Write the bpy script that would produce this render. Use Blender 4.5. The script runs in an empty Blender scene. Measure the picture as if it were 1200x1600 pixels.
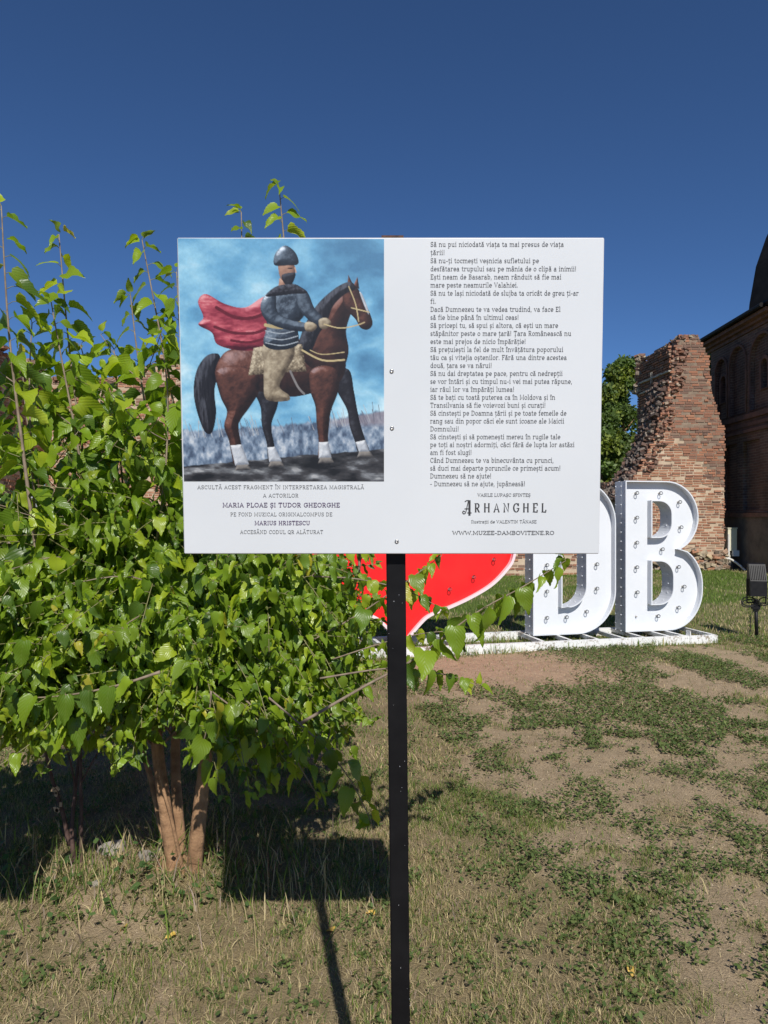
import bpy, bmesh, math, random
import numpy as np
from mathutils import Vector, Matrix

random.seed(7)
RNG = np.random.default_rng(7)
SC = bpy.context.scene
COL = SC.collection
EYE = 1.55          # camera height
F = 1110.0          # focal length in pixels of the 1200x1600 photograph
HZ = 805.0          # horizon row

# ------------------------------------------------------------------ camera, sky, sun, exposure
cam_d = bpy.data.cameras.new('camera')
cam = bpy.data.objects.new('camera', cam_d)
COL.objects.link(cam)
cam.location = (0, 0, EYE)
cam.rotation_euler = (math.radians(90), 0, 0)
cam_d.sensor_fit = 'VERTICAL'
cam_d.sensor_height = 36.0
cam_d.lens = 36.0 * F / 1600.0
cam_d.shift_y = (HZ - 800.0) / 1600.0
cam_d.clip_start = 0.05
cam_d.clip_end = 6000
SC.camera = cam
SC.render.resolution_x, SC.render.resolution_y = 768, 1024

SUN_EL = math.radians(43.0)
SUN_AZ = math.radians(10.5)      # behind the camera, a little to the right
world = bpy.data.worlds.new('World')
SC.world = world
world.use_nodes = True
wn = world.node_tree
bgn = wn.nodes['Background']
sky = wn.nodes.new('ShaderNodeTexSky')
sky.sky_type = 'NISHITA'
sky.sun_disc = False
sky.sun_elevation = SUN_EL
sky.sun_rotation = math.pi - SUN_AZ
sky.altitude = 3000
sky.air_density = 1.0
sky.dust_density = 0.0
sky.ozone_density = 10.0
hsv = wn.nodes.new('ShaderNodeHueSaturation')
hsv.inputs['Saturation'].default_value = 1.02
wn.links.new(sky.outputs[0], hsv.inputs['Color'])
wn.links.new(hsv.outputs[0], bgn.inputs[0])
bgn.inputs[1].default_value = 0.092

sun_d = bpy.data.lights.new('sun', 'SUN')
sun_d.energy = 5.0
sun_d.angle = math.radians(0.53)
sun_d.color = (1.0, 0.96, 0.90)
sun = bpy.data.objects.new('sun', sun_d)
COL.objects.link(sun)
to_sun = Vector((math.sin(SUN_AZ) * math.cos(SUN_EL), -math.cos(SUN_AZ) * math.cos(SUN_EL), math.sin(SUN_EL)))
sun.rotation_euler = to_sun.to_track_quat('Z', 'Y').to_euler()
sun.location = (3, -6, 9)

vs = SC.view_settings
vs.view_transform = 'Standard'
vs.look = 'None'
vs.exposure = 0.0
vs.gamma = 1.0
vs.use_curve_mapping = False
SC.cycles.max_bounces = 8
SC.cycles.transparent_max_bounces = 12

# ------------------------------------------------------------------ helpers
def W(px, py, Y):
    return Vector(((px - 600.0) / F * Y, Y, EYE - (py - HZ) / F * Y))

def gnd(px, py):
    Y = F * EYE / (py - HZ)
    return Vector(((px - 600.0) / F * Y, Y, 0))

def tag(o, label=None, cat=None, group=None, kind=None):
    if label: o['label'] = label
    if cat: o['category'] = cat
    if group: o['group'] = group
    if kind: o['kind'] = kind
    return o

def empty(name, loc=(0, 0, 0), rz=0.0):
    o = bpy.data.objects.new(name, None)
    COL.objects.link(o)
    o.location = loc
    o.rotation_euler = (0, 0, rz)
    o.empty_display_size = 0.2
    return o

def link(name, mesh, material=None, parent=None):
    o = bpy.data.objects.new(name, mesh)
    COL.objects.link(o)
    if material is not None and len(mesh.materials) == 0:
        mesh.materials.append(material)
    if parent is not None:
        o.parent = parent
    return o

class MB:
    """collects shapes into one mesh"""
    def __init__(s):
        s.v = []; s.f = []; s.c = []; s.col = (1, 1, 1)
    def add(s, vs_, fs_):
        b = len(s.v)
        s.v.extend([tuple(p) for p in vs_])
        s.c.extend([s.col] * len(vs_))
        s.f.extend([tuple(i + b for i in f) for f in fs_])
    def box(s, c, size, m=None):
        hx, hy, hz = size[0] / 2, size[1] / 2, size[2] / 2
        pts = [Vector((sx * hx, sy * hy, sz * hz)) for sz in (-1, 1) for sy in (-1, 1) for sx in (-1, 1)]
        if m is not None: pts = [m @ p for p in pts]
        pts = [p + Vector(c) for p in pts]
        s.add(pts, [(0, 2, 3, 1), (4, 5, 7, 6), (0, 1, 5, 4), (2, 6, 7, 3), (0, 4, 6, 2), (1, 3, 7, 5)])
    def tube(s, pts, rad, n=8, cap=True):
        pts = [Vector(p) for p in pts]
        if not hasattr(rad, '__len__'): rad = [rad] * len(pts)
        rings = []
        up = Vector((0.31, 0.17, 0.93)).normalized()
        for i, p in enumerate(pts):
            t = (pts[min(i + 1, len(pts) - 1)] - pts[max(i - 1, 0)])
            if t.length < 1e-9: t = Vector((0, 0, 1))
            t.normalize()
            u = t.cross(up)
            if u.length < 0.05: u = t.cross(Vector((1, 0, 0)))
            u.normalize(); w = t.cross(u)
            rings.append([p + (u * math.cos(2 * math.pi * k / n) + w * math.sin(2 * math.pi * k / n)) * rad[i] for k in range(n)])
        vs_ = [q for r in rings for q in r]
        fs_ = []
        for i in range(len(pts) - 1):
            for k in range(n):
                a = i * n + k; b = i * n + (k + 1) % n
                fs_.append((a, b, b + n, a + n))
        if cap:
            fs_.append(tuple(range(n - 1, -1, -1)))
            fs_.append(tuple(range((len(pts) - 1) * n, len(pts) * n)))
        s.add(vs_, fs_)
    def lathe(s, prof, n=12, m=None):
        """prof: (r, z) pairs around local Z"""
        vs_ = []
        for r, z in prof:
            for k in range(n):
                p = Vector((r * math.cos(2 * math.pi * k / n), r * math.sin(2 * math.pi * k / n), z))
                vs_.append(m @ p if m is not None else p)
        fs_ = []
        for i in range(len(prof) - 1):
            for k in range(n):
                a = i * n + k; b = i * n + (k + 1) % n
                fs_.append((a, b, b + n, a + n))
        s.add(vs_, fs_)
    def build(s, name, material, parent=None, smooth=False, tint=False):
        me = bpy.data.meshes.new(name)
        me.from_pydata(s.v, [], s.f)
        if tint:
            at = me.color_attributes.new('tint', 'FLOAT_COLOR', 'POINT')
            arr = np.ones((len(s.v), 4), dtype=np.float32)
            arr[:, :3] = np.array(s.c, dtype=np.float32)
            at.data.foreach_set('color', arr.ravel())
        if smooth:
            me.polygons.foreach_set('use_smooth', [True] * len(me.polygons))
        me.update()
        return link(name, me, material, parent)

def np_mesh(name, V, Fc, tint=None, uv=None, smooth=True):
    """V (n,3), Fc (m,k) all the same number of corners"""
    me = bpy.data.meshes.new(name)
    n, (m, k) = len(V), Fc.shape
    me.vertices.add(n); me.loops.add(m * k); me.polygons.add(m)
    me.vertices.foreach_set('co', np.ascontiguousarray(V, dtype=np.float32).ravel())
    me.loops.foreach_set('vertex_index', np.ascontiguousarray(Fc, dtype=np.int32).ravel())
    me.polygons.foreach_set('loop_start', np.arange(0, m * k, k, dtype=np.int32))
    me.polygons.foreach_set('use_smooth', np.full(m, smooth))
    me.update(calc_edges=True)
    if tint is not None:
        at = me.color_attributes.new('tint', 'FLOAT_COLOR', 'POINT')
        arr = np.ones((n, 4), dtype=np.float32); arr[:, :3] = tint
        at.data.foreach_set('color', arr.ravel())
    if uv is not None:
        ul = me.uv_layers.new(name='uv')
        ul.data.foreach_set('uv', np.ascontiguousarray(uv[Fc.ravel()], dtype=np.float32).ravel())
    return me

def fill2d(outlines, name, extrude=0.0):
    """fills 2-D outlines (holes by even-odd) into a flat mesh in local XY; extrude = half thickness in Z"""
    cu = bpy.data.curves.new(name, 'CURVE')
    cu.dimensions = '2D'; cu.fill_mode = 'BOTH'; cu.extrude = extrude
    for ol in outlines:
        sp = cu.splines.new('POLY'); sp.points.add(len(ol) - 1)
        for i, p in enumerate(ol): sp.points[i].co = (p[0], p[1], 0, 1)
        sp.use_cyclic_u = True
    ob = bpy.data.objects.new(name, cu)
    COL.objects.link(ob)
    dg = bpy.context.evaluated_depsgraph_get()
    me = bpy.data.meshes.new_from_object(ob.evaluated_get(dg))
    bpy.data.objects.remove(ob); bpy.data.curves.remove(cu)
    me.materials.clear()
    return me

def arc(cx, cy, rx, ry, a0, a1, n):
    return [(cx + rx * math.cos(math.radians(a0 + (a1 - a0) * i / n)), cy + ry * math.sin(math.radians(a0 + (a1 - a0) * i / n))) for i in range(n + 1)]

def spline(pts, n=6, closed=False):
    """Catmull-Rom through points of any dimension"""
    P = [np.array(p, dtype=float) for p in pts]
    out = []
    m = len(P)
    rng = range(m) if closed else range(m - 1)
    for i in rng:
        if closed:
            p0, p1, p2, p3 = P[i - 1], P[i], P[(i + 1) % m], P[(i + 2) % m]
        else:
            p0, p1, p2, p3 = P[max(i - 1, 0)], P[i], P[i + 1], P[min(i + 2, m - 1)]
        for j in range(n):
            t = j / n
            out.append(0.5 * (2 * p1 + (p2 - p0) * t + (2 * p0 - 5 * p1 + 4 * p2 - p3) * t * t + (3 * p1 - p0 - 3 * p2 + p3) * t ** 3))
    if not closed: out.append(P[-1])
    return out

# value noise, used for where soil, weeds and grass lie
def _hash(ix, iy, seed):
    h = (ix.astype(np.int64) * 374761393 + iy.astype(np.int64) * 668265263 + seed * 974711) & 0x7fffffff
    h = ((h ^ (h >> 13)) * 1274126177) & 0x7fffffff
    return ((h ^ (h >> 16)) & 0xffff) / 65535.0
def vnoise(x, y, seed=0):
    ix = np.floor(x); iy = np.floor(y); fx = x - ix; fy = y - iy
    fx = fx * fx * (3 - 2 * fx); fy = fy * fy * (3 - 2 * fy)
    a = _hash(ix, iy, seed); b = _hash(ix + 1, iy, seed); c = _hash(ix, iy + 1, seed); d = _hash(ix + 1, iy + 1, seed)
    return (a * (1 - fx) + b * fx) * (1 - fy) + (c * (1 - fx) + d * fx) * fy
def fbm(x, y, seed=0, octv=4):
    s = 0; a = 0.5; t = 0
    for k in range(octv):
        s = s + a * vnoise(x * 2 ** k, y * 2 ** k, seed + 17 * k); t += a; a *= 0.55
    return s / t
def sstep(e0, e1, x):
    t = np.clip((x - e0) / (e1 - e0), 0, 1)
    return t * t * (3 - 2 * t)

# ------------------------------------------------------------------ materials
def new_mat(name):
    m = bpy.data.materials.new(name); m.use_nodes = True
    nt = m.node_tree
    return m, nt, nt.nodes['Principled BSDF']

def N(nt, t, **kw):
    n = nt.nodes.new(t)
    for k, v in kw.items(): setattr(n, k, v)
    return n

def noise_node(nt, scale, detail=4.0, rough=0.55, coord='Object'):
    tc = N(nt, 'ShaderNodeTexCoord')
    n = N(nt, 'ShaderNodeTexNoise')
    n.inputs['Scale'].default_value = scale
    n.inputs['Detail'].default_value = detail
    n.inputs['Roughness'].default_value = rough
    nt.links.new(tc.outputs[coord], n.inputs['Vector'])
    return n

def ramp(nt, src, stops):
    r = N(nt, 'ShaderNodeValToRGB')
    while len(r.color_ramp.elements) > 2: r.color_ramp.elements.remove(r.color_ramp.elements[-1])
    for i, (p, c) in enumerate(stops):
        e = r.color_ramp.elements[i] if i < 2 else r.color_ramp.elements.new(p)
        e.position = p; e.color = (c[0], c[1], c[2], 1)
    nt.links.new(src, r.inputs[0])
    return r

def bump(nt, bsdf, src, strength, dist=0.01):
    b = N(nt, 'ShaderNodeBump')
    b.inputs['Strength'].default_value = strength
    b.inputs['Distance'].default_value = dist
    nt.links.new(src, b.inputs['Height'])
    nt.links.new(b.outputs[0], bsdf.inputs['Normal'])
    return b

def mat_noise(name, c0, c1, scale=8, rough=0.6, bumps=0.2, bdist=0.004, detail=5, metallic=0.0, lo=0.35, hi=0.65, spec=0.5):
    m, nt, b = new_mat(name)
    n = noise_node(nt, scale, detail)
    r = ramp(nt, n.outputs[0], [(lo, c0), (hi, c1)])
    nt.links.new(r.outputs[0], b.inputs['Base Color'])
    b.inputs['Roughness'].default_value = rough
    b.inputs['Metallic'].default_value = metallic
    b.inputs['Specular IOR Level'].default_value = spec
    if bumps: 
        n2 = noise_node(nt, scale * 5, 4)
        bump(nt, b, n2.outputs[0], bumps, bdist)
    return m

def mat_tint(name, scale=20, var=0.35, rough=0.9, bumps=0.4, bdist=0.006, spec=0.3):
    """colour from the mesh's own tint, broken up by noise"""
    m, nt, b = new_mat(name)
    at = N(nt, 'ShaderNodeVertexColor', layer_name='tint')
    n = noise_node(nt, scale, 5, 0.65)
    mr = N(nt, 'ShaderNodeMapRange')
    mr.inputs[1].default_value = 0.25; mr.inputs[2].default_value = 0.75
    mr.inputs[3].default_value = 1 - var; mr.inputs[4].default_value = 1 + var
    nt.links.new(n.outputs[0], mr.inputs[0])
    mx = N(nt, 'ShaderNodeVectorMath', operation='SCALE')
    nt.links.new(at.outputs[0], mx.inputs[0]); nt.links.new(mr.outputs[0], mx.inputs['Scale'])
    nt.links.new(mx.outputs[0], b.inputs['Base Color'])
    b.inputs['Roughness'].default_value = rough
    b.inputs['Specular IOR Level'].default_value = spec
    if bumps: bump(nt, b, n.outputs[0], bumps, bdist)
    return m

def mat_foliage(name, trans=0.35, rough=0.45, spec=0.35, veins=False, back=1.25):
    """leaf: tinted front, paler back, light passing through"""
    m, nt, b = new_mat(name)
    out = nt.nodes['Material Output']
    at = N(nt, 'ShaderNodeVertexColor', layer_name='tint')
    geo = N(nt, 'ShaderNodeNewGeometry')
    mixc = N(nt, 'ShaderNodeMix', data_type='RGBA')
    sc_ = N(nt, 'ShaderNodeVectorMath', operation='MULTIPLY')
    sc_.inputs[1].default_value = (back * 1.05, back, back * 1.5)
    nt.links.new(at.outputs[0], sc_.inputs[0])
    nt.links.new(geo.outputs['Backfacing'], mixc.inputs[0])
    nt.links.new(at.outputs[0], mixc.inputs[6]); nt.links.new(sc_.outputs[0], mixc.inputs[7])
    col = mixc.outputs[2]
    if veins:
        tc = N(nt, 'ShaderNodeTexCoord')
        sep = N(nt, 'ShaderNodeSeparateXYZ'); nt.links.new(tc.outputs['UV'], sep.inputs[0])
        ab = N(nt, 'ShaderNodeMath', operation='ABSOLUTE'); nt.links.new(sep.outputs[0], ab.inputs[0])
        m1 = N(nt, 'ShaderNodeMath', operation='MULTIPLY_ADD')      # v*7 - |u|*5
        m1.inputs[1].default_value = -4.6
        nt.links.new(ab.outputs[0], m1.inputs[0])
        m2 = N(nt, 'ShaderNodeMath', operation='MULTIPLY'); m2.inputs[1].default_value = 7.0
        nt.links.new(sep.outputs[1], m2.inputs[0]); nt.links.new(m2.outputs[0], m1.inputs[2])
        fr = N(nt, 'ShaderNodeMath', operation='FRACT'); nt.links.new(m1.outputs[0], fr.inputs[0])
        pp = N(nt, 'ShaderNodeMath', operation='PINGPONG'); pp.inputs[1].default_value = 0.5
        nt.links.new(fr.outputs[0], pp.inputs[0])
        rv = N(nt, 'ShaderNodeMapRange'); rv.inputs[1].default_value = 0.0; rv.inputs[2].default_value = 0.14
        rv.inputs[3].default_value = 1.0; rv.inputs[4].default_value = 0.0
        nt.links.new(pp.outputs[0], rv.inputs[0])
        rm = N(nt, 'ShaderNodeMapRange'); rm.inputs[1].default_value = 0.0; rm.inputs[2].default_value = 0.05
        rm.inputs[3].default_value = 1.0; rm.inputs[4].default_value = 0.0
        nt.links.new(ab.outputs[0], rm.inputs[0])
        mxv = N(nt, 'ShaderNodeMath', operation='MAXIMUM')
        nt.links.new(rv.outputs[0], mxv.inputs[0]); nt.links.new(rm.outputs[0], mxv.inputs[1])
        fac = N(nt, 'ShaderNodeMath', operation='MULTIPLY'); fac.inputs[1].default_value = 0.28
        nt.links.new(mxv.outputs[0], fac.inputs[0])
        mv = N(nt, 'ShaderNodeMix', data_type='RGBA')
        mv.inputs[7].default_value = (0.22, 0.27, 0.08, 1)
        nt.links.new(fac.outputs[0], mv.inputs[0]); nt.links.new(col, mv.inputs[6])
        col = mv.outputs[2]
        bump(nt, b, pp.outputs[0], 0.35, 0.004)
    nt.links.new(col, b.inputs['Base Color'])
    b.inputs['Roughness'].default_value = rough
    b.inputs['Specular IOR Level'].default_value = spec
    tr = N(nt, 'ShaderNodeBsdfTranslucent')
    tcol = N(nt, 'ShaderNodeVectorMath', operation='MULTIPLY')
    tcol.inputs[1].default_value = (1.5, 1.6, 0.5)
    nt.links.new(col, tcol.inputs[0]); nt.links.new(tcol.outputs[0], tr.inputs[0])
    mx = N(nt, 'ShaderNodeMixShader'); mx.inputs[0].default_value = trans
    nt.links.new(b.outputs[0], mx.inputs[1]); nt.links.new(tr.outputs[0], mx.inputs[2])
    nt.links.new(mx.outputs[0], out.inputs[0])
    return m

def mat_flat(name, c, rough=0.5, spec=0.4, var=0.0, scale=60):
    m, nt, b = new_mat(name)
    if var:
        n = noise_node(nt, scale, 5)
        c0 = tuple(x * (1 - var) for x in c); c1 = tuple(min(1, x * (1 + var)) for x in c)
        r = ramp(nt, n.outputs[0], [(0.35, c0), (0.65, c1)])
        nt.links.new(r.outputs[0], b.inputs['Base Color'])
    else:
        b.inputs['Base Color'].default_value = (c[0], c[1], c[2], 1)
    b.inputs['Roughness'].default_value = rough
    b.inputs['Specular IOR Level'].default_value = spec
    return m

M = {}
M['brick'] = mat_tint('weathered_brick', 14, 0.4, 0.92, 0.6, 0.012)
M['mortar'] = mat_noise('lime_mortar', (0.40, 0.30, 0.20), (0.54, 0.42, 0.30), 3.0, 0.95, 0.6, 0.02)
M['rubble'] = mat_tint('broken_masonry', 9, 0.5, 0.95, 0.8, 0.02)
M['band'] = mat_noise('cement_band', (0.34, 0.31, 0.25), (0.5, 0.46, 0.38), 6, 0.9, 0.5, 0.01)
M['leaf'] = mat_foliage('mulberry_leaf', 0.34, 0.36, 0.5, veins=True)
M['tree_leaf'] = mat_foliage('tree_leaf', 0.3, 0.5, 0.3)
M['grass'] = mat_foliage('grass_blade', 0.3, 0.6, 0.2, back=1.0)
M['bark'] = mat_noise('mulberry_bark', (0.20, 0.11, 0.055), (0.36, 0.21, 0.11), 22, 0.85, 0.7, 0.006)
M['twig'] = mat_noise('grey_twig', (0.17, 0.125, 0.09), (0.27, 0.21, 0.15), 30, 0.8, 0.3, 0.002)
M['petiole'] = mat_noise('green_petiole', (0.15, 0.15, 0.055), (0.22, 0.20, 0.085), 30, 0.6, 0.0)
M['dark_stem'] = mat_noise('dark_stem', (0.055, 0.03, 0.025), (0.12, 0.07, 0.055), 25, 0.8, 0.4, 0.003)
M['white_paint'] = mat_noise('white_paint', (0.665, 0.69, 0.715), (0.70, 0.72, 0.745), 3, 0.4, 0.0)
M['grey_side'] = mat_noise('white_sheet_metal', (0.60, 0.62, 0.65), (0.66, 0.68, 0.71), 4, 0.45, 0.05, 0.002)
M['red_paint'] = mat_noise('red_paint', (0.78, 0.012, 0.014), (0.86, 0.02, 0.018), 3, 0.33, 0.0)
M['pink_rim'] = mat_noise('pinkish_white_rim', (0.78, 0.62, 0.64), (0.82, 0.68, 0.7), 3, 0.35, 0.0)
M['socket'] = mat_noise('bulb_socket', (0.36, 0.33, 0.29), (0.5, 0.47, 0.42), 40, 0.4, 0.0, metallic=0.4)
M['black_paint'] = mat_noise('black_post_paint', (0.0045, 0.0045, 0.0055), (0.0085, 0.0085, 0.0095), 14, 0.5, 0.15, 0.001, spec=0.2)
M['rusty_cap'] = mat_noise('rusty_steel', (0.05, 0.03, 0.025), (0.16, 0.07, 0.04), 60, 0.8, 0.4, 0.002)
M['panel_white'] = mat_noise('printed_white_board', (0.585, 0.61, 0.63), (0.625, 0.648, 0.668), 2.5, 0.34, 0.0)
M['panel_edge'] = mat_noise('board_edge', (0.5, 0.51, 0.53), (0.6, 0.61, 0.63), 20, 0.4, 0.0)
M['screw'] = mat_noise('zinc_screw', (0.35, 0.34, 0.33), (0.55, 0.54, 0.52), 90, 0.3, 0.0, metallic=0.9)
M['flood_black'] = mat_noise('black_floodlight', (0.006, 0.006, 0.007), (0.014, 0.014, 0.015), 20, 0.5, 0.1, 0.002, spec=0.25)
M['cream_box'] = mat_noise('cream_plastic', (0.62, 0.58, 0.42), (0.70, 0.66, 0.5), 5, 0.5, 0.0)
M['pipe_white'] = mat_noise('white_conduit', (0.62, 0.6, 0.54), (0.72, 0.7, 0.65), 9, 0.5, 0.0)
M['stone'] = mat_noise('pale_stone', (0.20, 0.18, 0.15), (0.36, 0.32, 0.27), 12, 0.9, 0.6, 0.01)
M['yellow_leaf'] = mat_noise('yellow_dry_leaf', (0.5, 0.32, 0.05), (0.62, 0.42, 0.12), 40, 0.7, 0.0)

def mat_frame():
    m, nt, b = new_mat('flaking_white_paint')
    n1 = noise_node(nt, 5, 6, 0.7); n2 = noise_node(nt, 38, 5, 0.7)
    mm = N(nt, 'ShaderNodeMath', operation='MULTIPLY'); nt.links.new(n1.outputs[0], mm.inputs[0]); nt.links.new(n2.outputs[0], mm.inputs[1])
    r = ramp(nt, mm.outputs[0], [(0.17, (0.27, 0.22, 0.16)), (0.235, (0.76, 0.76, 0.74))])
    nt.links.new(r.outputs[0], b.inputs['Base Color']); b.inputs['Roughness'].default_value = 0.55
    return m
M['frame'] = mat_frame()

def mat_bulb():
    m, nt, b = new_mat('clear_bulb_glass')
    out = nt.nodes['Material Output']
    nt.nodes.remove(b)
    lw = N(nt, 'ShaderNodeLayerWeight'); lw.inputs[0].default_value = 0.35
    tr = N(nt, 'ShaderNodeBsdfTransparent')
    rr = ramp(nt, lw.outputs['Facing'], [(0.55, (0.97, 0.97, 0.96)), (1.0, (0.72, 0.72, 0.70))])
    nt.links.new(rr.outputs[0], tr.inputs[0])
    gl = N(nt, 'ShaderNodeBsdfGlossy'); gl.inputs['Roughness'].default_value = 0.04
    mx = N(nt, 'ShaderNodeMixShader')
    nt.links.new(lw.outputs['Fresnel'], mx.inputs[0]); nt.links.new(tr.outputs[0], mx.inputs[1]); nt.links.new(gl.outputs[0], mx.inputs[2])
    nt.links.new(mx.outputs[0], out.inputs[0])
    return m
M['bulb'] = mat_bulb()

# ------------------------------------------------------------------ ground, grass, weeds
def ground_h(x, y):
    h = 0.022 * (fbm(x * 0.9, y * 0.9, 3) - 0.5) * 2 + 0.012 * (fbm(x * 5, y * 5, 9) - 0.5) * 2
    d2 = ((x + 0.92) / 0.30) ** 2 + ((y - 3.05) / 0.25) ** 2
    h = h + 0.05 * np.exp(-d2)
    far = sstep(11, 20, np.abs(y))
    return h * (1 - far)

def masks(x, y):
    """bare soil, reddish soil, low weeds, dry straw (0..1 each) at a place"""
    n1 = fbm(x * 1.1, y * 0.9, 21); n2 = fbm(x * 2.6, y * 2.2, 33); n3 = fbm(x * 7, y * 7, 41)
    red = np.exp(-(((x - 1.05) / 1.25) ** 2 + ((y - 7.15) / 0.85) ** 2) ** 1.5)
    # a worn strip running from the reddish patch down the right side
    axis = 1.75 + 0.10 * (y - 4)
    strip = np.exp(-((x - axis) / 0.75) ** 2) * sstep(1.4, 2.6, y) * (1 - sstep(6.5, 8.5, y))
    right = sstep(1.15, 1.75, x) * (1 - sstep(3.6, 4.8, y))
    worn = sstep(.25, 1.0, x + .16 * (y - 3.2)) * (1 - sstep(8.0, 8.8, y))
    nearleft = 0.58 * np.exp(-((x + 0.85) / 0.75) ** 2) * (1 - sstep(2.7, 3.2, y))
    base = np.maximum.reduce([1.15 * red, 0.98 * strip, 1.0 * right, .74 * worn, nearleft])
    soil = sstep(0.44, 0.60, base * 0.75 + (n2 - 0.5) * 0.85 + (n1 - 0.5) * 0.35 + (n3 - .5) * .45 + 0.12)
    soil = np.where(y > 8.6, soil * (1 - 0.8 * sstep(8.6, 9.6, y)), soil)
    # low dark knotweed patches mostly on the worn right-hand side
    wz = np.maximum(np.maximum(np.maximum(strip, right), .85 * worn), 0.95 * sstep(1.0, 2.0, x) * sstep(4.2, 5.4, y) * (1 - sstep(8.6, 9.4, y)))
    far_ = sstep(4.6, 6.2, y)
    wn_ = fbm(x * 4.6 + 7, y * 3.8, 57, 3) * (1 - far_) + fbm(x * 2.4 + 7, y * 1.7, 58, 3) * far_
    weed = sstep(0.525, 0.595, 0.62 * wn_ + 0.38 * n3 + 0.05 * wz + .035 * far_) * np.clip(wz * 1.6, 0, 1)
    weed = weed * (1 - np.clip(red * 1.3, 0, 1))
    dry = sstep(0.3, 0.7, fbm(x * 1.7 + 3, y * 1.5, 77) + 0.10 * (1 - sstep(2.5, 3.6, y)) - 0.35 * sstep(8.5, 10, y))
    return soil, red, weed, dry

def graded(segs):
    out = []
    for a, b, n in segs:
        out.extend(list(np.linspace(a, b, n, endpoint=False)))
    out.append(segs[-1][1])
    return np.array(out)
gx = graded([(-3000, -400, 4), (-400, -60, 6), (-60, -14, 12), (-14, -4.2, 40), (-4.2, 5.6, 260), (5.6, 14, 36), (14, 60, 12), (60, 400, 6), (400, 3000, 4)])
gy = graded([(-1500, -100, 4), (-100, -8, 6), (-8, 1.2, 20), (1.2, 10.2, 260), (10.2, 24, 60), (24, 80, 14), (80, 500, 8), (500, 3500, 5)])
GX, GY = np.meshgrid(gx, gy)
gxf, gyf = GX.ravel(), GY.ravel()
GV = np.stack([gxf, gyf, ground_h(gxf, gyf)], 1)
nx_, ny_ = len(gx), len(gy)
ii = np.arange(nx_ * ny_).reshape(ny_, nx_)
GF = np.stack([ii[:-1, :-1].ravel(), ii[:-1, 1:].ravel(), ii[1:, 1:].ravel(), ii[1:, :-1].ravel()], 1)
so, re_, we, dr = masks(gxf, gyf)
c_soil = np.array([0.345, 0.262, 0.165]); c_red = np.array([0.40, 0.275, 0.18]); c_thatch = np.array([0.245, 0.192, 0.108]); c_green = np.array([0.105, 0.145, 0.035])
lawn = sstep(8.4, 10.0, gyf) * (1 - 0.55 * sstep(0.45, 0.62, fbm(gxf * 0.8, gyf * 0.6, 91)))
under = c_thatch[None] * (1 - lawn[:, None]) + c_green[None] * lawn[:, None]
bare = c_soil[None] * (1 - re_[:, None]) + c_red[None] * re_[:, None]
gcol = under * (1 - so[:, None]) + bare * so[:, None]
gme = np_mesh('ground', GV, GF, tint=gcol)

def mat_ground():
    m, nt, b = new_mat('soil_and_thatch')
    at = N(nt, 'ShaderNodeVertexColor', layer_name='tint')
    n1 = noise_node(nt, 9, 6, 0.7); n2 = noise_node(nt, 120, 4, 0.7)
    s = N(nt, 'ShaderNodeMath', operation='ADD'); nt.links.new(n1.outputs[0], s.inputs[0]); nt.links.new(n2.outputs[0], s.inputs[1])
    mr = N(nt, 'ShaderNodeMapRange'); mr.inputs[1].default_value = 0.6; mr.inputs[2].default_value = 1.4
    mr.inputs[3].default_value = 0.62; mr.inputs[4].default_value = 1.4
    nt.links.new(s.outputs[0], mr.inputs[0])
    sc_ = N(nt, 'ShaderNodeVectorMath', operation='SCALE')
    nt.links.new(at.outputs[0], sc_.inputs[0]); nt.links.new(mr.outputs[0], sc_.inputs['Scale'])
    nt.links.new(sc_.outputs[0], b.inputs['Base Color'])
    b.inputs['Roughness'].default_value = 0.97; b.inputs['Specular IOR Level'].default_value = 0.15
    bump(nt, b, n2.outputs[0], 0.9, 0.012)
    return m
ground = link('ground', gme, mat_ground())
tag(ground, kind='structure', label='dry trodden lawn with bare soil patches', cat='ground')

def scatter(n, y0, y1, margin=1.25, power=1.0):
    """random places in the wedge in front of the camera, even per area"""
    u = RNG.random(n)
    y = np.sqrt(y0 * y0 + u * (y1 * y1 - y0 * y0))
    x = (RNG.random(n) * 2 - 1) * (0.545 * margin * y + 0.15)
    return x, y

def blades(x, y, length, width, lean, colr, flat=None):
    n = len(x)
    z = ground_h(x, y)
    a = RNG.random(n) * 2 * math.pi
    ca, sa = np.cos(a), np.sin(a)
    b = a + (RNG.random(n) - 0.5) * 2.4 + math.pi / 2
    lx, ly = np.cos(b) * lean * length, np.sin(b) * lean * length
    up = np.sqrt(np.clip(1 - lean ** 2, 0.02, 1)) * length
    V = np.zeros((n, 5, 3))
    w = width / 2
    V[:, 0] = np.stack([x - ca * w, y - sa * w, z - 0.004], 1)
    V[:, 1] = np.stack([x + ca * w, y + sa * w, z - 0.004], 1)
    V[:, 2] = np.stack([x - ca * w * .8 + lx * .4, y - sa * w * .8 + ly * .4, z + up * .6], 1)
    V[:, 3] = np.stack([x + ca * w * .8 + lx * .4, y + sa * w * .8 + ly * .4, z + up * .6], 1)
    V[:, 4] = np.stack([x + lx, y + ly, z + up], 1)
    base = (np.arange(n) * 5)[:, None]
    Fq = np.concatenate([base + np.array([[0, 1, 3]]), base + np.array([[0, 3, 2]]), base + np.array([[2, 3, 4]])], 0)
    T = np.repeat(colr[:, None, :], 5, 1)
    return V.reshape(-1, 3), Fq, T.reshape(-1, 3)

def merge(parts):
    Vs, Fs, Ts, o = [], [], [], 0
    for v, f, t in parts:
        Vs.append(v); Fs.append(f + o); Ts.append(t); o += len(v)
    return np.concatenate(Vs), np.concatenate(Fs), np.concatenate(Ts)

def keep(mask, *arrs):
    return [a[mask] for a in arrs]

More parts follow.
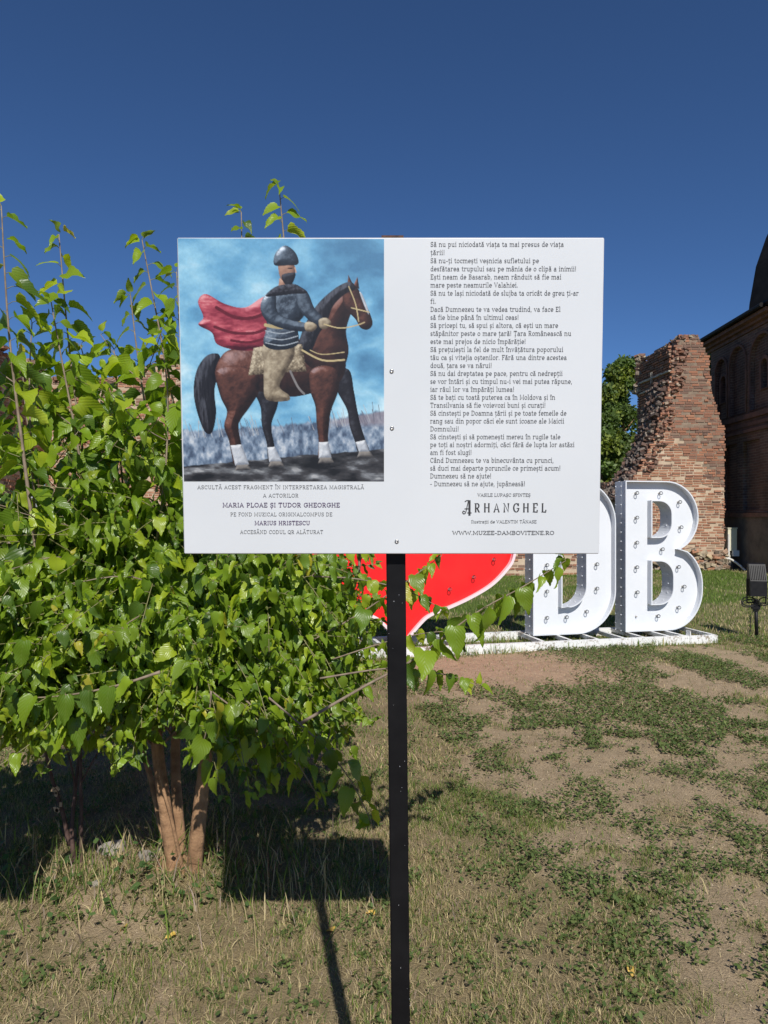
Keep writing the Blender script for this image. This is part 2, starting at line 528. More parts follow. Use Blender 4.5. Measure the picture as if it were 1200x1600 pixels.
def greens(n, dryf, y):
    g = np.array([0.085, 0.145, 0.024]); g2 = np.array([0.18, 0.25, 0.045]); d = np.array([0.58, 0.48, 0.27]); d2 = np.array([0.36, 0.285, 0.15])
    t = RNG.random(n)[:, None]
    gg = g * (1 - t) + g2 * t
    t2 = RNG.random(n)[:, None]
    dd = d * (1 - t2) + d2 * t2
    isd = (RNG.random(n) < dryf)[:, None]
    return np.where(isd, dd, gg) * (0.8 + 0.4 * RNG.random(n)[:, None])

gp = []
# near turf
x, y = scatter(170000, 1.75, 4.3)
s_, r_, w_, d_ = masks(x, y)
clump = fbm(x * 6, y * 6, 5, 3)
shade_thin = 1 - 0.65 * np.exp(-(((x + 0.9) / 1.1) ** 2 + ((y - 3.3) / 0.8) ** 2))
ok = RNG.random(len(x)) < np.clip((1 - 0.92 * s_) * (0.25 + 1.5 * sstep(0.35, 0.65, clump)) * shade_thin, 0, 1)
x, y, d_, clump = keep(ok, x, y, d_, clump)
n = len(x)
gp.append(blades(x, y, 0.012 + 0.032 * RNG.random(n) * (0.5 + clump), 0.0015 + 0.0016 * RNG.random(n), 0.25 + 0.65 * RNG.random(n), greens(n, 0.16 + 0.42 * d_, y)))
# middle turf
x, y = scatter(110000, 4.3, 9.2)
s_, r_, w_, d_ = masks(x, y)
clump = fbm(x * 5, y * 5, 5, 3)
ok = RNG.random(len(x)) < np.clip((1 - 0.95 * s_) * (0.2 + 1.4 * sstep(0.38, 0.62, clump)), 0, 1)
x, y, d_, clump = keep(ok, x, y, d_, clump)
n = len(x)
gp.append(blades(x, y, 0.02 + 0.035 * RNG.random(n), 0.0035 + 0.003 * RNG.random(n), 0.3 + 0.6 * RNG.random(n), greens(n, 0.08 + 0.45 * d_, y)))
# lawn behind the letters
x, y = scatter(120000, 8.6, 20.5, 1.15)
n = len(x)
dd_ = sstep(0.42, 0.62, fbm(x * 0.8, y * 0.6, 91))
gp.append(blades(x, y, 0.03 + 0.05 * RNG.random(n), 0.006 + 0.006 * RNG.random(n), 0.2 + 0.6 * RNG.random(n), greens(n, 0.04 + 0.4 * dd_, y)))
# taller grass left standing along the white frame and round the bush
rowd = Vector((0.974, 0.225))
px_, py_ = [], []
for s0, off, cnt in ((0, -0.45, 1500), (0, -0.36, 900), (0, 0.36, 1100), (0, 0.05, 1500), (0, 0.25, 700)):
    s = RNG.random(cnt) * 6.3 - 3.9
    o = off + RNG.normal(0, 0.045, cnt)
    px_.append(1.793 + rowd.x * s - rowd.y * o); py_.append(8.53 + rowd.y * s + rowd.x * o)
x = np.concatenate(px_); y = np.concatenate(py_)
okc = fbm(x * 3, y * 3, 15) > 0.47
x, y = keep(okc, x, y); n = len(x)
gp.append(blades(x, y, 0.05 + 0.09 * RNG.random(n) ** 2, 0.004 + 0.004 * RNG.random(n), 0.1 + 0.6 * RNG.random(n), greens(n, 0.25, y)))
x = -0.95 + RNG.normal(0, 0.55, 1500); y = 3.0 + RNG.normal(0, 0.24, 1500); n = 1500
gp.append(blades(x, y, 0.05 + 0.16 * RNG.random(n) ** 2, 0.003 + 0.003 * RNG.random(n), 0.15 + 0.7 * RNG.random(n), greens(n, 0.45, y)))
V, Fc, T = merge(gp)
gr = link('grass', np_mesh('grass', V, Fc, tint=T), M['grass'])
tag(gr, 'short patchy grass covering the lawn, green and straw coloured', 'grass', kind='stuff')

# straw lying flat
sp = []
x, y = scatter(70000, 1.75, 5.5)
s_, r_, w_, d_ = masks(x, y)
ok = RNG.random(len(x)) < (0.35 + 0.6 * d_) * (1 - 0.6 * s_ * (x > 0.5))
x, y = keep(ok, x, y); n = len(x)
t = RNG.random(n)[:, None]
cs = np.array([0.56, 0.465, 0.28]) * t + np.array([0.33, 0.255, 0.15]) * (1 - t)
sp.append(blades(x, y, 0.02 + 0.06 * RNG.random(n) ** 1.5, 0.0016 + 0.0016 * RNG.random(n), 0.93 + 0.065 * RNG.random(n), cs))
x, y = scatter(16000, 5.5, 9.0); n = len(x)
t = RNG.random(n)[:, None]
cs = np.array([0.54, 0.44, 0.28]) * t + np.array([0.33, 0.255, 0.16]) * (1 - t)
sp.append(blades(x, y, 0.015 + 0.03 * RNG.random(n), 0.004 + 0.002 * RNG.random(n), 0.95 + 0.045 * RNG.random(n), cs))
# crumbs and chips on the bare soil
x, y = scatter(60000, 1.8, 7.5)
s_, r_, w_, d_ = masks(x, y)
x, y = keep(s_ > 0.5, x, y); n = len(x)
t = RNG.random(n)[:, None]
cs = np.array([0.62, 0.51, 0.37]) * t + np.array([0.20, 0.15, 0.105]) * (1 - t)
sp.append(blades(x, y, 0.005 + 0.010 * RNG.random(n), 0.003 + 0.005 * RNG.random(n), 0.85 + 0.14 * RNG.random(n), cs))
V, Fc, T = merge(sp)
st = link('straw', np_mesh('straw', V, Fc, tint=T), M['grass'])
tag(st, 'dry straw and chips lying on the soil', 'straw', kind='stuff')

# low broad-leaved weeds: many little oval leaves on the ground
def ovals(x, y, z, size, tilt, colr, ratio=0.5):
    n = len(x)
    a = RNG.random(n) * 2 * math.pi
    ux, uy = np.cos(a), np.sin(a)
    el = tilt * (RNG.random(n) * 1.2 - 0.1)
    ro = (RNG.random(n) - 0.5) * 0.9
    dx, dy, dz = ux * np.cos(el), uy * np.cos(el), np.sin(el)
    sx, sy, sz = -uy * np.cos(ro), ux * np.cos(ro), np.sin(ro)
    w = size * ratio / 2
    V = np.zeros((n, 6, 3))
    P = np.stack([x, y, z], 1); D = np.stack([dx, dy, dz], 1) * size[:, None]; S = np.stack([sx, sy, sz], 1) * w[:, None]
    V[:, 0] = P
    V[:, 1] = P + D * .35 + S; V[:, 2] = P + D * .35 - S
    V[:, 3] = P + D * .72 + S * .85; V[:, 4] = P + D * .72 - S * .85
    V[:, 5] = P + D
    V[:, 3:6, 2] -= 0.12 * size[:, None]
    base = (np.arange(n) * 6)[:, None]
    Fq = np.concatenate([base + np.array([[0, 2, 1]]), base + np.array([[1, 2, 4]]), base + np.array([[1, 4, 3]]), base + np.array([[3, 4, 5]])], 0)
    return V.reshape(-1, 3), Fq, np.repeat(colr[:, None, :], 6, 1).reshape(-1, 3)

def weed_cols(n):
    t = RNG.random(n)[:, None]
    return (np.array([0.075, 0.120, 0.036]) * t + np.array([0.15, 0.19, 0.06]) * (1 - t)) * (0.8 + 0.4 * RNG.random(n)[:, None])

wp = []
x, y = scatter(260000, 1.8, 8.9)
s_, r_, w_, d_ = masks(x, y)
ok = RNG.random(len(x)) < w_ * np.where(y < 5, 1.0, 0.75)
x, y = keep(ok, x, y); n = len(x)
wp.append(ovals(x, y, ground_h(x, y) + 0.004 + 0.034 * RNG.random(n), (0.012 + 0.016 * RNG.random(n)) * np.where(y > 4.5, 1.35, 1.0), 0.9, weed_cols(n)))
# separate tufts elsewhere
cx_, cy_ = scatter(900, 1.85, 5.5)
for cx, cy in zip(cx_, cy_):
    k = random.randint(12, 34); r = random.uniform(0.015, 0.05)
    x = cx + RNG.normal(0, r, k); y = cy + RNG.normal(0, r, k)
    wp.append(ovals(x, y, ground_h(x, y) + 0.004 + 0.03 * RNG.random(k), 0.010 + 0.016 * RNG.random(k), 1.0, weed_cols(k) * (1.15 if random.random() < .4 else 0.95)))
# ivy-like growth round the foot of the bush
x = -1.05 + RNG.normal(0, 0.42, 200); y = 2.92 + RNG.normal(0, 0.13, 200)
wp.append(ovals(x, y, ground_h(x, y) + 0.01 + 0.10 * RNG.random(200) ** 2, 0.018 + 0.022 * RNG.random(200), 0.7, weed_cols(200) * np.array([0.75, 0.95, 0.95]), 0.8))
V, Fc, T = merge(wp)
wd = link('weeds', np_mesh('weeds', V, Fc, tint=T), M['grass'])
tag(wd, 'low dark green weeds in patches on the worn soil', 'weeds', kind='stuff')

# ------------------------------------------------------------------ brick ruins
TINTS = [(0.345, 0.160, 0.094), (0.31, 0.145, 0.088), (0.275, 0.132, 0.085), (0.225, 0.122, 0.085),
         (0.18, 0.11, 0.083), (0.375, 0.19, 0.115), (0.31, 0.205, 0.14), (0.25, 0.165, 0.118)]
BRICK_ME = {}
def brick_mesh(ti, var):
    key = (ti, var)
    if key not in BRICK_ME:
        rr = random.Random(ti * 31 + var)
        mb = MB(); mb.col = TINTS[ti]
        mb.box((0, 0, 0), (1, 1, 1))
        mb.v = [(a * (1 + rr.uniform(-.03, .01)), b * (1 + rr.uniform(-.10, .02)), c * (1 + rr.uniform(-.14, .04))) for a, b, c in mb.v]
        me = bpy.data.meshes.new('brick')
        me.from_pydata(mb.v, [], mb.f)
        at = me.color_attributes.new('tint', 'FLOAT_COLOR', 'POINT')
        at.data.foreach_set('color', np.array([(*TINTS[ti], 1)] * 8, dtype=np.float32).ravel())
        me.materials.append(M['brick'])
        BRICK_ME[key] = me
    return BRICK_ME[key]

def brick_run(out, P0, u, n, zs, srange, rr, tintf, thick=0.10, miss=0.02, rough=0.006, course=0.073, gap=0.019, L=0.25, gapf=lambda z, x: .019):
    """bricks on one upright face: P0 (x,y) where s = 0, u along the face, n outwards; srange(z) gives (s0, s1)"""
    ang = math.atan2(u[1], u[0])
    z = zs[0]; k = 0
    while z < zs[1]:
        zc = z + course / 2
        s0, s1 = srange(zc)
        s = s0 + rr.uniform(-.03, .03) - (0.0 if k % 2 else 0.06)
        first = True
        while s < s1 - 0.04:
            l = L * rr.uniform(.82, 1.12) if rr.random() < .72 else L * .5 * rr.uniform(.9, 1.15)
            if first and k % 2: l *= .55
            first = False
            l = min(l, s1 + rr.uniform(-.02, .04) - s)
            if l > 0.05 and rr.random() > miss:
                pr = rr.gauss(0, rough)
                cs = s + l / 2
                c = (P0[0] + u[0] * cs + n[0] * (pr - thick / 2), P0[1] + u[1] * cs + n[1] * (pr - thick / 2), zc + rr.gauss(0, .002))
                out.append((c, (l - gap, thick, course - gapf(zc, P0[0] + u[0] * cs) * rr.uniform(.8, 1.25)), ang + rr.gauss(0, .006), rr.gauss(0, .006), tintf(cs, zc, rr)))
            s += l
        z += course; k += 1

def visible(c):
    if c[1] < 1: return None
    px = 600 + F * c[0] / c[1]; py = HZ - F * (c[2] - EYE) / c[1]
    if px < -5 or px > 1205 or py < 0 or py > 1600: return None
    if 278 < px < 943 and 373 < py < 864: return None
    return px, py

def emit_bricks(lst, parent, limit=300, prefer=None):
    """the bricks that show largest become parts, the rest one joined part"""
    sc_ = []
    for i, b in enumerate(lst):
        v = visible(b[0])
        a = 0 if v is None else b[1][0] * b[1][2] / b[0][1] ** 2
        if v is not None and prefer is not None: a *= prefer(v, b)
        sc_.append((a, i))
    sc_.sort(reverse=True)
    top = set(i for a, i in sc_[:limit] if a > 0)
    V, Fc, T = [], [], []
    o = 0
    boxf = np.array([(0, 2, 3, 1), (4, 5, 7, 6), (0, 1, 5, 4), (2, 6, 7, 3), (0, 4, 6, 2), (1, 3, 7, 5)])
    unit = np.array([(sx * .5, sy * .5, sz * .5) for sz in (-1, 1) for sy in (-1, 1) for sx in (-1, 1)])
    for i, (c, size, a, tilt, ti) in enumerate(lst):
        if i in top:
            ob = bpy.data.objects.new('brick', brick_mesh(ti, i % 3))
            COL.objects.link(ob); ob.parent = parent
            ob.location = c; ob.scale = size; ob.rotation_euler = (0, tilt, a)
        else:
            p = unit * (1 + RNG.uniform(-.08, .03, (8, 3))) * np.array(size)
            ca, sa = math.cos(a), math.sin(a)
            ct, st_ = math.cos(tilt), math.sin(tilt)
            p = np.stack([p[:, 0] * ct + p[:, 2] * st_, p[:, 1], -p[:, 0] * st_ + p[:, 2] * ct], 1)
            q = np.stack([p[:, 0] * ca - p[:, 1] * sa, p[:, 0] * sa + p[:, 1] * ca, p[:, 2]], 1) + np.array(c)
            V.append(q); Fc.append(boxf + o); T.append(np.tile(np.array(TINTS[ti]) * random.uniform(.85, 1.15), (8, 1))); o += 8
    if V:
        me = np_mesh('brickwork', np.concatenate(V), np.concatenate(Fc), tint=np.concatenate(T), smooth=False)
        tag(link('brickwork', me, M['brick'], parent), kind='stuff')

def lumps(out_mb, pts, rr, smin, smax, cols):
    """angular broken bits"""
    for p in pts:
        out_mb.col = rr.choice(cols)
        s = rr.uniform(smin, smax)
        m = Matrix.Rotation(rr.uniform(0, 6.28), 3, 'Z') @ Matrix.Rotation(rr.uniform(-.5, .5), 3, 'X') @ Matrix.Rotation(rr.uniform(-.4, .4), 3, 'Y')
        b0 = len(out_mb.v)
        out_mb.box(p, (s * rr.uniform(1, 1.8), s * rr.uniform(.7, 1.2), s * rr.uniform(.35, .7)), m)
        for i in range(b0, len(out_mb.v)):
            v = out_mb.v[i]
            out_mb.v[i] = tuple(a + rr.uniform(-.12, .12) * s for a in v)

def interp(tab, z):
    for (z0, a), (z1, b) in zip(tab, tab[1:]):
        if z <= z1: 
            t = 0 if z1 == z0 else max(0, min(1, (z - z0) / (z1 - z0)))
            return a + (b - a) * t
    return tab[-1][1]

# ---- tall broken pillar by the church
SH = -0.075                              # its sides run back and to the left
XL0 = 8.07
xr_tab = [(-1, 9.60), (3.95, 9.60), (4.3, 9.46), (5.05, 9.24), (5.55, 9.18), (6.0, 9.16), (6.3, 9.0), (6.62, 8.86)]
xb_tab = [(-1, 6.55), (2.15, 6.65), (2.62, 7.02), (2.85, 7.2), (3.35, 7.42), (3.65, 7.62), (4.2, 7.75), (4.6, 7.86), (5.0, 7.98), (5.3, 8.07), (5.9, 8.10), (6.3, 8.2), (6.62, 8.38)]
PY = 20.0
pil = empty('ruined_pillar', (8.2, PY, 0))
tag(pil, 'tall broken red brick pillar with a jagged sloping edge beside the dark church', 'ruin')
pil.location = (0, 0, 0)
rr = random.Random(3)
bl = []
def pale_x(z):
    # the repaired, paler lower masonry climbs higher on the left than on the right
    return 9.75 - max(0, z - 2.15) * 1.05 + .16 * math.sin(z * 9) + .10 * math.sin(z * 23) - (3 if z > 4.6 else 0)
def pale(x, z): return x < pale_x(z)
def ptint(s, z, r):
    if not pale(s + 6.0, z):
        return r.choices(range(8), [2.5, 5, 6, 5, 3.5, .6, .25, 2.0])[0]
    if z > 1.0: return r.choices(range(8), [6, 5, 3, 1.5, .6, 4, .5, .4])[0]
    return r.choices(range(8), [4, 3, 2, .5, .2, 3, 3, 2])[0]
uF = (1, 0); nF = (0, -1)
brick_run(bl, (6.0, PY), uF, nF, (0.0, 6.6), lambda z: (interp(xb_tab, z) - 6.0, interp(xr_tab, z) - 6.0), rr, ptint, miss=0.010, rough=0.008, gapf=lambda z, x: .026 if pale(x, z) else .013)
# thin some of the lowest bricks so the plastered footing shows
bl = [b for b in bl if not (b[0][2] < 1.6 and rr.random() < 0.16 * (1.7 - b[0][2]) / 1.2) and not (b[0][2] < 0.42 and rr.random() < .5)]
ul = Vector((SH, 1)).normalized(); nl = (-ul[1], ul[0])
lt = lambda s, z, r: r.choices(range(8), [1, 2, 3, 4, 4, .5, .5, 1])[0]
brick_run(bl, (XL0, PY), (ul[0], ul[1]), nl, (2.5, 6.3), lambda z: (0.05 + max(0, (z - 5.9) * .35), 2.2 - (0.12 if z > 5.62 else 0) - max(0, (z - 6.0)) * .6), rr, lt, miss=.03, rough=.010)
# right-hand side
ur = (-ul[0], -ul[1]); nr = (ul[1], -ul[0])
# mortar core, one slab per course
mb_lo = MB(); mb_up = MB(); z = -0.3
while z < 6.58:
    z1 = min(z + 0.073, 6.58); zc = (z + z1) / 2
    a = XL0 + .02 if zc < 5.9 else interp(xb_tab, zc) + .02
    b = interp(xr_tab, zc) - .02
    y0 = PY + .012 + (.02 if zc < .0 else 0); y1 = PY + 2.18
    mb = mb_lo
    def quadprism(x0, x1, ya, yb):
        sh0 = SH * (ya - PY); sh1 = SH * (yb - PY)
        mb.add([(x0 + sh0, ya, z), (x1 + sh0, ya, z), (x1 + sh1, yb, z), (x0 + sh1, yb, z), (x0 + sh0, ya, z1), (x1 + sh0, ya, z1), (x1 + sh1, yb, z1), (x0 + sh1, yb, z1)],
               [(0, 3, 2, 1), (4, 5, 6, 7), (0, 1, 5, 4), (1, 2, 6, 5), (2, 3, 7, 6), (3, 0, 4, 7)])
    j = rr.uniform(-.01, .01)
    xs = max(a + .02, min(b + j - .02, pale_x(zc)))
    if xs < b + j - .03:
        mb = mb_up; quadprism(xs, b + j, y0, y1 - max(0, zc - 5.9) * .8); mb = mb_lo
    else: xs = b + j
    if xs > a + .03: quadprism(a, xs - .001, y0, y1 - max(0, zc - 5.9) * .8)
    xb = interp(xb_tab, zc) + .03 + j
    if zc < 5.25: quadprism(xb, a - .001, y0 + .001, PY + .95 + j * 3)
    z = z1
mb = mb_lo
mb.build('mortar_core', M['mortar'], pil)
DARKM = mat_noise('weathered_mortar', (0.17, 0.125, 0.09), (0.28, 0.21, 0.15), 4.0, 0.95, 0.6, 0.02)
mb_up.build('weathered_core', DARKM, pil)
# ragged broken end of the wall stub and ragged crown
mb = MB(); pts = []
for i in range(1500):
    z = rr.uniform(2.0, 5.35); d = rr.uniform(.10, 1.0)
    xb = interp(xb_tab, z)
    pts.append((xb + SH * d + rr.uniform(-.10, .05), PY + d + .06, z + rr.uniform(-.05, .05)))
lumps(mb, pts, rr, .06, .17, [(0.12, 0.075, 0.058), (0.095, 0.07, 0.058), (0.19, 0.155, 0.13), (0.13, 0.085, 0.068), TINTS[4], (0.22, 0.18, 0.145)])
pts = []
for i in range(420):
    d = rr.uniform(0, 1.9); t = rr.random()
    z = 6.55 - 0.12 * d + rr.uniform(-.06, .06)
    pts.append((8.36 + (8.84 - 8.36) * t + SH * d, PY + d + .05, z))
for i in range(200):
    z = rr.uniform(5.3, 6.5); d = 2.15 + rr.uniform(-.12, .03)
    pts.append((XL0 + SH * d + rr.uniform(-.05, .08) + (.05 if z > 5.6 else 0), PY + d, z))
lumps(mb, pts, rr, .07, .16, [(0.33, 0.28, 0.2), (0.25, 0.2, 0.15), TINTS[3], TINTS[4], (0.4, 0.33, 0.22)])
# odd bricks and holes along the front
pts = [(rr.uniform(interp(xb_tab, z) + .05, interp(xb_tab, z) + .35), PY - .01, z) for z in [rr.uniform(2.8, 6.3) for _ in range(90)]]
lumps(mb, pts, rr, .06, .13, [TINTS[2], TINTS[3], TINTS[4], (0.36, 0.27, 0.2)])
pts = [(rr.uniform(7.6, 9.62), PY - .035, rr.uniform(0.0, .55)) for _ in range(110)]
lumps(mb, pts, rr, .08, .2, [(0.36, 0.29, 0.2), (0.42, 0.33, 0.21), TINTS[6], TINTS[5], (0.3, 0.24, 0.18)])
tag(mb.build('broken_masonry', M['rubble'], pil, tint=True), kind='stuff')
# foot course stones sticking out at the right corner
mb = MB()
for k in range(6):
    mb.box((9.62 + rr.uniform(0, .06), PY + .2, .05 + k * .085), (.2, .45, .075))
mb.build('footing_stones', M['band'], pil)
# two cement bands on the left face
for zb, prot in ((5.62, .05), (5.30, .035)):
    mb = MB(); c0 = Vector((XL0 + ul[0] * .95, PY + ul[1] * .95, zb)) + Vector((nl[0], nl[1], 0)) * .0
    ang = math.atan2(ul[1], ul[0])
    for q in range(13):
        sq = .08 + q * 0.155
        c = Vector((XL0 + ul[0] * sq, PY + ul[1] * sq, zb + rr.uniform(-.012, .012)))
        mb.box(c, (.15, prot * 2 + rr.uniform(0, .03), .045 * rr.uniform(.8, 1.3)), Matrix.Rotation(ang + rr.uniform(-.05, .05), 3, 'Z'))
    mb.build('cement_band', M['band'], pil)
mb = MB()
pc = Vector((XL0 + ul[0] * 1.05, PY + ul[1] * 1.05, 5.62)) + Vector((nl[0], nl[1], 0)) * .075
for dx in (-.05, .05):
    mb.tube([pc + Vector((0, dx, -.16)), pc + Vector((0, dx, .16))], .012, 6)
mb.tube([pc + Vector((0, -.12, -.02)), pc + Vector((0, .12, .02))], .012, 6)
mb.build('iron_anchor', M['band'], pil)
emit_bricks(bl, pil, 300, prefer=lambda v, b: 1.0 if v[1] < 985 and b[2] < 1 else 0.4)

# ---- wall remnant running back behind the pillar's broken edge
lw = empty('wall_remnant', (0, 0, 0))
tag(lw, 'low shaded brick wall remnant running back under the trees', 'ruin')
bl = []; rr = random.Random(5)
u2 = Vector((-0.30, 1)).normalized()
P0 = (6.75, 20.9)
brick_run(bl, P0, (u2[0], u2[1]), (-u2[1], u2[0]), (0, 2.55), lambda z: (0, 4.5), rr, lt, miss=.03, rough=.012)
mb = MB()
c = Vector((P0[0], P0[1], 1.25)) + Vector((u2[0], u2[1], 0)) * 2.25 + Vector((u2[1], -u2[0], 0)) * .262
mb.box(c, (4.48, .5, 2.52), Matrix.Rotation(math.atan2(u2[1], u2[0]), 3, 'Z'))
mb.build('mortar_core', M['mortar'], lw)
emit_bricks(bl, lw, 120)

# ---- low wall behind the letters
lw = empty('low_wall', (0, 0, 0))
tag(lw, 'low broken brick wall on the lawn behind the heart and the letter D', 'ruin')
bl = []; rr = random.Random(6)
A = Vector((6.3, 18.6)); B = Vector((-4.2, 16.9)); ud = (B - A).normalized(); nn = (-ud[1], ud[0])
if nn[1] > 0: nn = (ud[1], -ud[0])
topf = lambda s: 1.15 + .22 * math.sin(s * 1.7) + .12 * math.sin(s * 4.1)
def srl(z): return (0.0, 10.6) if z < .9 else ((0.2, 4.2 - (z - .9) * 3) if z < 1.35 else (0.4, 1.6))
brick_run(bl, (A.x, A.y), (ud[0], ud[1]), nn, (0, 1.4), srl, rr, lambda s, z, r: r.choices(range(8), [6, 5, 3, 2, 1, 3, 2, 1])[0], miss=.05, rough=.014)
mb = MB()
for z0, z1, s0, s1 in ((-.2, .88, .02, 10.55), (.88, 1.32, .25, 3.0)):
    c2 = A + ud * ((s0 + s1) / 2) - Vector(nn) * (.26)
    mb.box((c2.x, c2.y, (z0 + z1) / 2), (s1 - s0, .5, z1 - z0), Matrix.Rotation(math.atan2(ud[1], ud[0]), 3, 'Z'))
mb.build('mortar_core', M['mortar'], lw)
mb = MB(); pts = []
for i in range(260):
    s = rr.uniform(0, 10.6); c2 = A + ud * s - Vector(nn) * rr.uniform(.02, .45)
    pts.append((c2.x, c2.y, (1.36 if .3 < s < 1.6 else .92) + rr.uniform(-.04, .06)))
lumps(mb, pts, rr, .08, .2, [TINTS[2], TINTS[3], TINTS[0], (0.36, 0.3, 0.22)])
tag(mb.build('broken_masonry', M['rubble'], lw, tint=True), kind='stuff')
emit_bricks(bl, lw, 200)

# ---- high ruin behind the bush: a lit front wall and a shaded side wall coming forward
lr = empty('ruined_house_wall', (0, 0, 0))
tag(lr, 'high roofless brick wall with a ragged top behind the leafy bush', 'ruin')
bl = []; rr = random.Random(8)
top_px = [(60, 600), (75, 597), (92, 588), (112, 602), (150, 601), (178, 592), (190, 598), (215, 578), (240, 570), (262, 560), (300, 552), (420, 540)]
def wall_top(s):
    px = 600 + F * (-9.55 + s) / 20.0
    return EYE + (HZ - interp(top_px, px)) * 20.0 / F
def sr_left(z):
    s = 0.0
    while s < 4.2 and wall_top(s) < z: s += .1
    return (s, 5.6)
wt = lambda s, z, r: r.choices(range(8), [4, 3, 3, 1.5, 1, 5, 4, 2])[0] if z > 4.6 else r.choices(range(8), [6, 5, 3, 1, .5, 4, 1, .4])[0]
brick_run(bl, (-9.55, 20.0), (1, 0), (0, -1), (0.4, 6.1), sr_left, rr, wt, miss=.04, rough=.010)
mb = MB()
s = 0.0
while s < 5.6:
    zt = wall_top(s + .1) - .05
    mb.box((-9.55 + s + .1, 20.0 + .012 + .35, zt / 2 - .1), (.2, .7, zt + .2)); s += .2
us = Vector((0.117, -1)).normalized(); ns = (-us[1], us[0])
sidetop = lambda s: 5.55 - .05 * s
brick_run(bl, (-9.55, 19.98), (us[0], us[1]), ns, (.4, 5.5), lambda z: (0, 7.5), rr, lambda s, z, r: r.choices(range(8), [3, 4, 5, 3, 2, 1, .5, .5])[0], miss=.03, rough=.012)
c = Vector((-9.55, 19.98, 2.65)) + Vector((us[0], us[1], 0)) * 3.75 - Vector((ns[0], ns[1], 0)) * .372
mb.box(c, (7.5, .72, 5.6), Matrix.Rotation(math.atan2(us[1], us[0]), 3, 'Z'))
mb.build('mortar_core', M['mortar'], lr)
mb = MB(); pts = []
for i in range(260):
    s = rr.uniform(0, 5.5); pts.append((-9.55 + s, 20.0 + rr.uniform(.0, .6), wall_top(s) + rr.uniform(-.06, .07)))
for i in range(420):
    s = rr.uniform(0, 7.4); d = rr.uniform(-.02, .6)
    c = Vector((-9.55, 19.98)) + us * s - Vector(ns) * d
    pts.append((c.x, c.y, 5.48 + rr.uniform(-.08, .12) + .12 * math.sin(s * 2.2)))
lumps(mb, pts, rr, .08, .2, [TINTS[3], TINTS[4], TINTS[2], (0.33, 0.27, 0.2), TINTS[6]])
tag(mb.build('broken_masonry', M['rubble'], lr, tint=True), kind='stuff')
emit_bricks(bl, lr, 300, prefer=lambda v, b: 2.0 if b[0][2] > 2.2 else 0.3)

def base_at(e, loc):
    """moves an Empty to the thing's foot while its parts stay where they are"""
    e.location = loc
    inv = Matrix.Translation(Vector(loc)).inverted()
    for ch in e.children: ch.matrix_parent_inverse = inv

for nm, loc in (('ruined_pillar', (8.4, 20.5, 0)), ('wall_remnant', (6.2, 22.8, 0)), ('low_wall', (1.0, 18, 0)), ('ruined_house_wall', (-7.0, 20.2, 0))):
    base_at(bpy.data.objects[nm], loc)

# ------------------------------------------------------------------ church
def mat_church():
    m, nt, b = new_mat('church_brickwork')
    tc = N(nt, 'ShaderNodeTexCoord')
    sp = N(nt, 'ShaderNodeSeparateXYZ'); nt.links.new(tc.outputs['Object'], sp.inputs[0])
    cb = N(nt, 'ShaderNodeCombineXYZ')
    ad = N(nt, 'ShaderNodeMath', operation='ADD'); nt.links.new(sp.outputs[0], ad.inputs[0]); nt.links.new(sp.outputs[2], ad.inputs[1])
    nt.links.new(ad.outputs[0], cb.inputs[0]); nt.links.new(sp.outputs[1], cb.inputs[1])
    br = N(nt, 'ShaderNodeTexBrick')
    nt.links.new(cb.outputs[0], br.inputs['Vector'])
    br.inputs['Scale'].default_value = 1.0
    br.inputs['Brick Width'].default_value = 0.27; br.inputs['Row Height'].default_value = 0.075
    br.inputs['Mortar Size'].default_value = 0.009; br.inputs['Mortar Smooth'].default_value = 0.2
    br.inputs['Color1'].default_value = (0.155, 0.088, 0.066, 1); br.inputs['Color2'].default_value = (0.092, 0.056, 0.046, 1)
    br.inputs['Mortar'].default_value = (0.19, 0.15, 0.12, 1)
    n = noise_node(nt, 1.6, 5)
    mr = N(nt, 'ShaderNodeMapRange'); mr.inputs[1].default_value = .3; mr.inputs[2].default_value = .7; mr.inputs[3].default_value = .6; mr.inputs[4].default_value = 1.35
    nt.links.new(n.outputs[0], mr.inputs[0])
    sc_ = N(nt, 'ShaderNodeVectorMath', operation='SCALE'); nt.links.new(br.outputs[0], sc_.inputs[0]); nt.links.new(mr.outputs[0], sc_.inputs['Scale'])
    nt.links.new(sc_.outputs[0], b.inputs['Base Color'])
    b.inputs['Roughness'].default_value = .93
    iv = N(nt, 'ShaderNodeMath', operation='SUBTRACT'); iv.inputs[0].default_value = 1.0; nt.links.new(br.outputs['Fac'], iv.inputs[1])
    bump(nt, b, iv.outputs[0], .8, .012)
    return m
M['church'] = mat_church()
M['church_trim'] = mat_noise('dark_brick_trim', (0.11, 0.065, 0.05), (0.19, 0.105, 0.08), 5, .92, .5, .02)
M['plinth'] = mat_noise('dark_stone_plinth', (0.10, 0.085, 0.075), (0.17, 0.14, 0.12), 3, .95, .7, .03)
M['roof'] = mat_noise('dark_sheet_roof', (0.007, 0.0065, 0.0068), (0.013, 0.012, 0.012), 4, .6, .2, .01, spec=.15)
M['pane'] = mat_flat('window_glass', (0.02, 0.025, 0.035), .08, .6)
M['lead'] = mat_flat('window_frame_paint', (0.2, 0.21, 0.23), .5)

LX = 9.6; CD = Vector((0.0324, 1.0)).normalized()
def cp(Y): return Vector((LX + 0.0324 * Y, Y))
# local frame: s runs towards the camera from the far corner, v up, w out of the wall
C0 = cp(22.2)
cang = math.atan2(-CD.y, -CD.x)
church = empty('brick_church', (C0.x, C0.y, 0))
tag(church, 'dark brick church with blind arches and a dark metal roof, in shade', 'church')
CM = Matrix.Translation((C0.x, C0.y, 0)) @ Matrix(((-CD.x, 0, -CD.y, 0), (-CD.y, 0, CD.x, 0), (0, 1, 0, 0), (0, 0, 0, 1)))
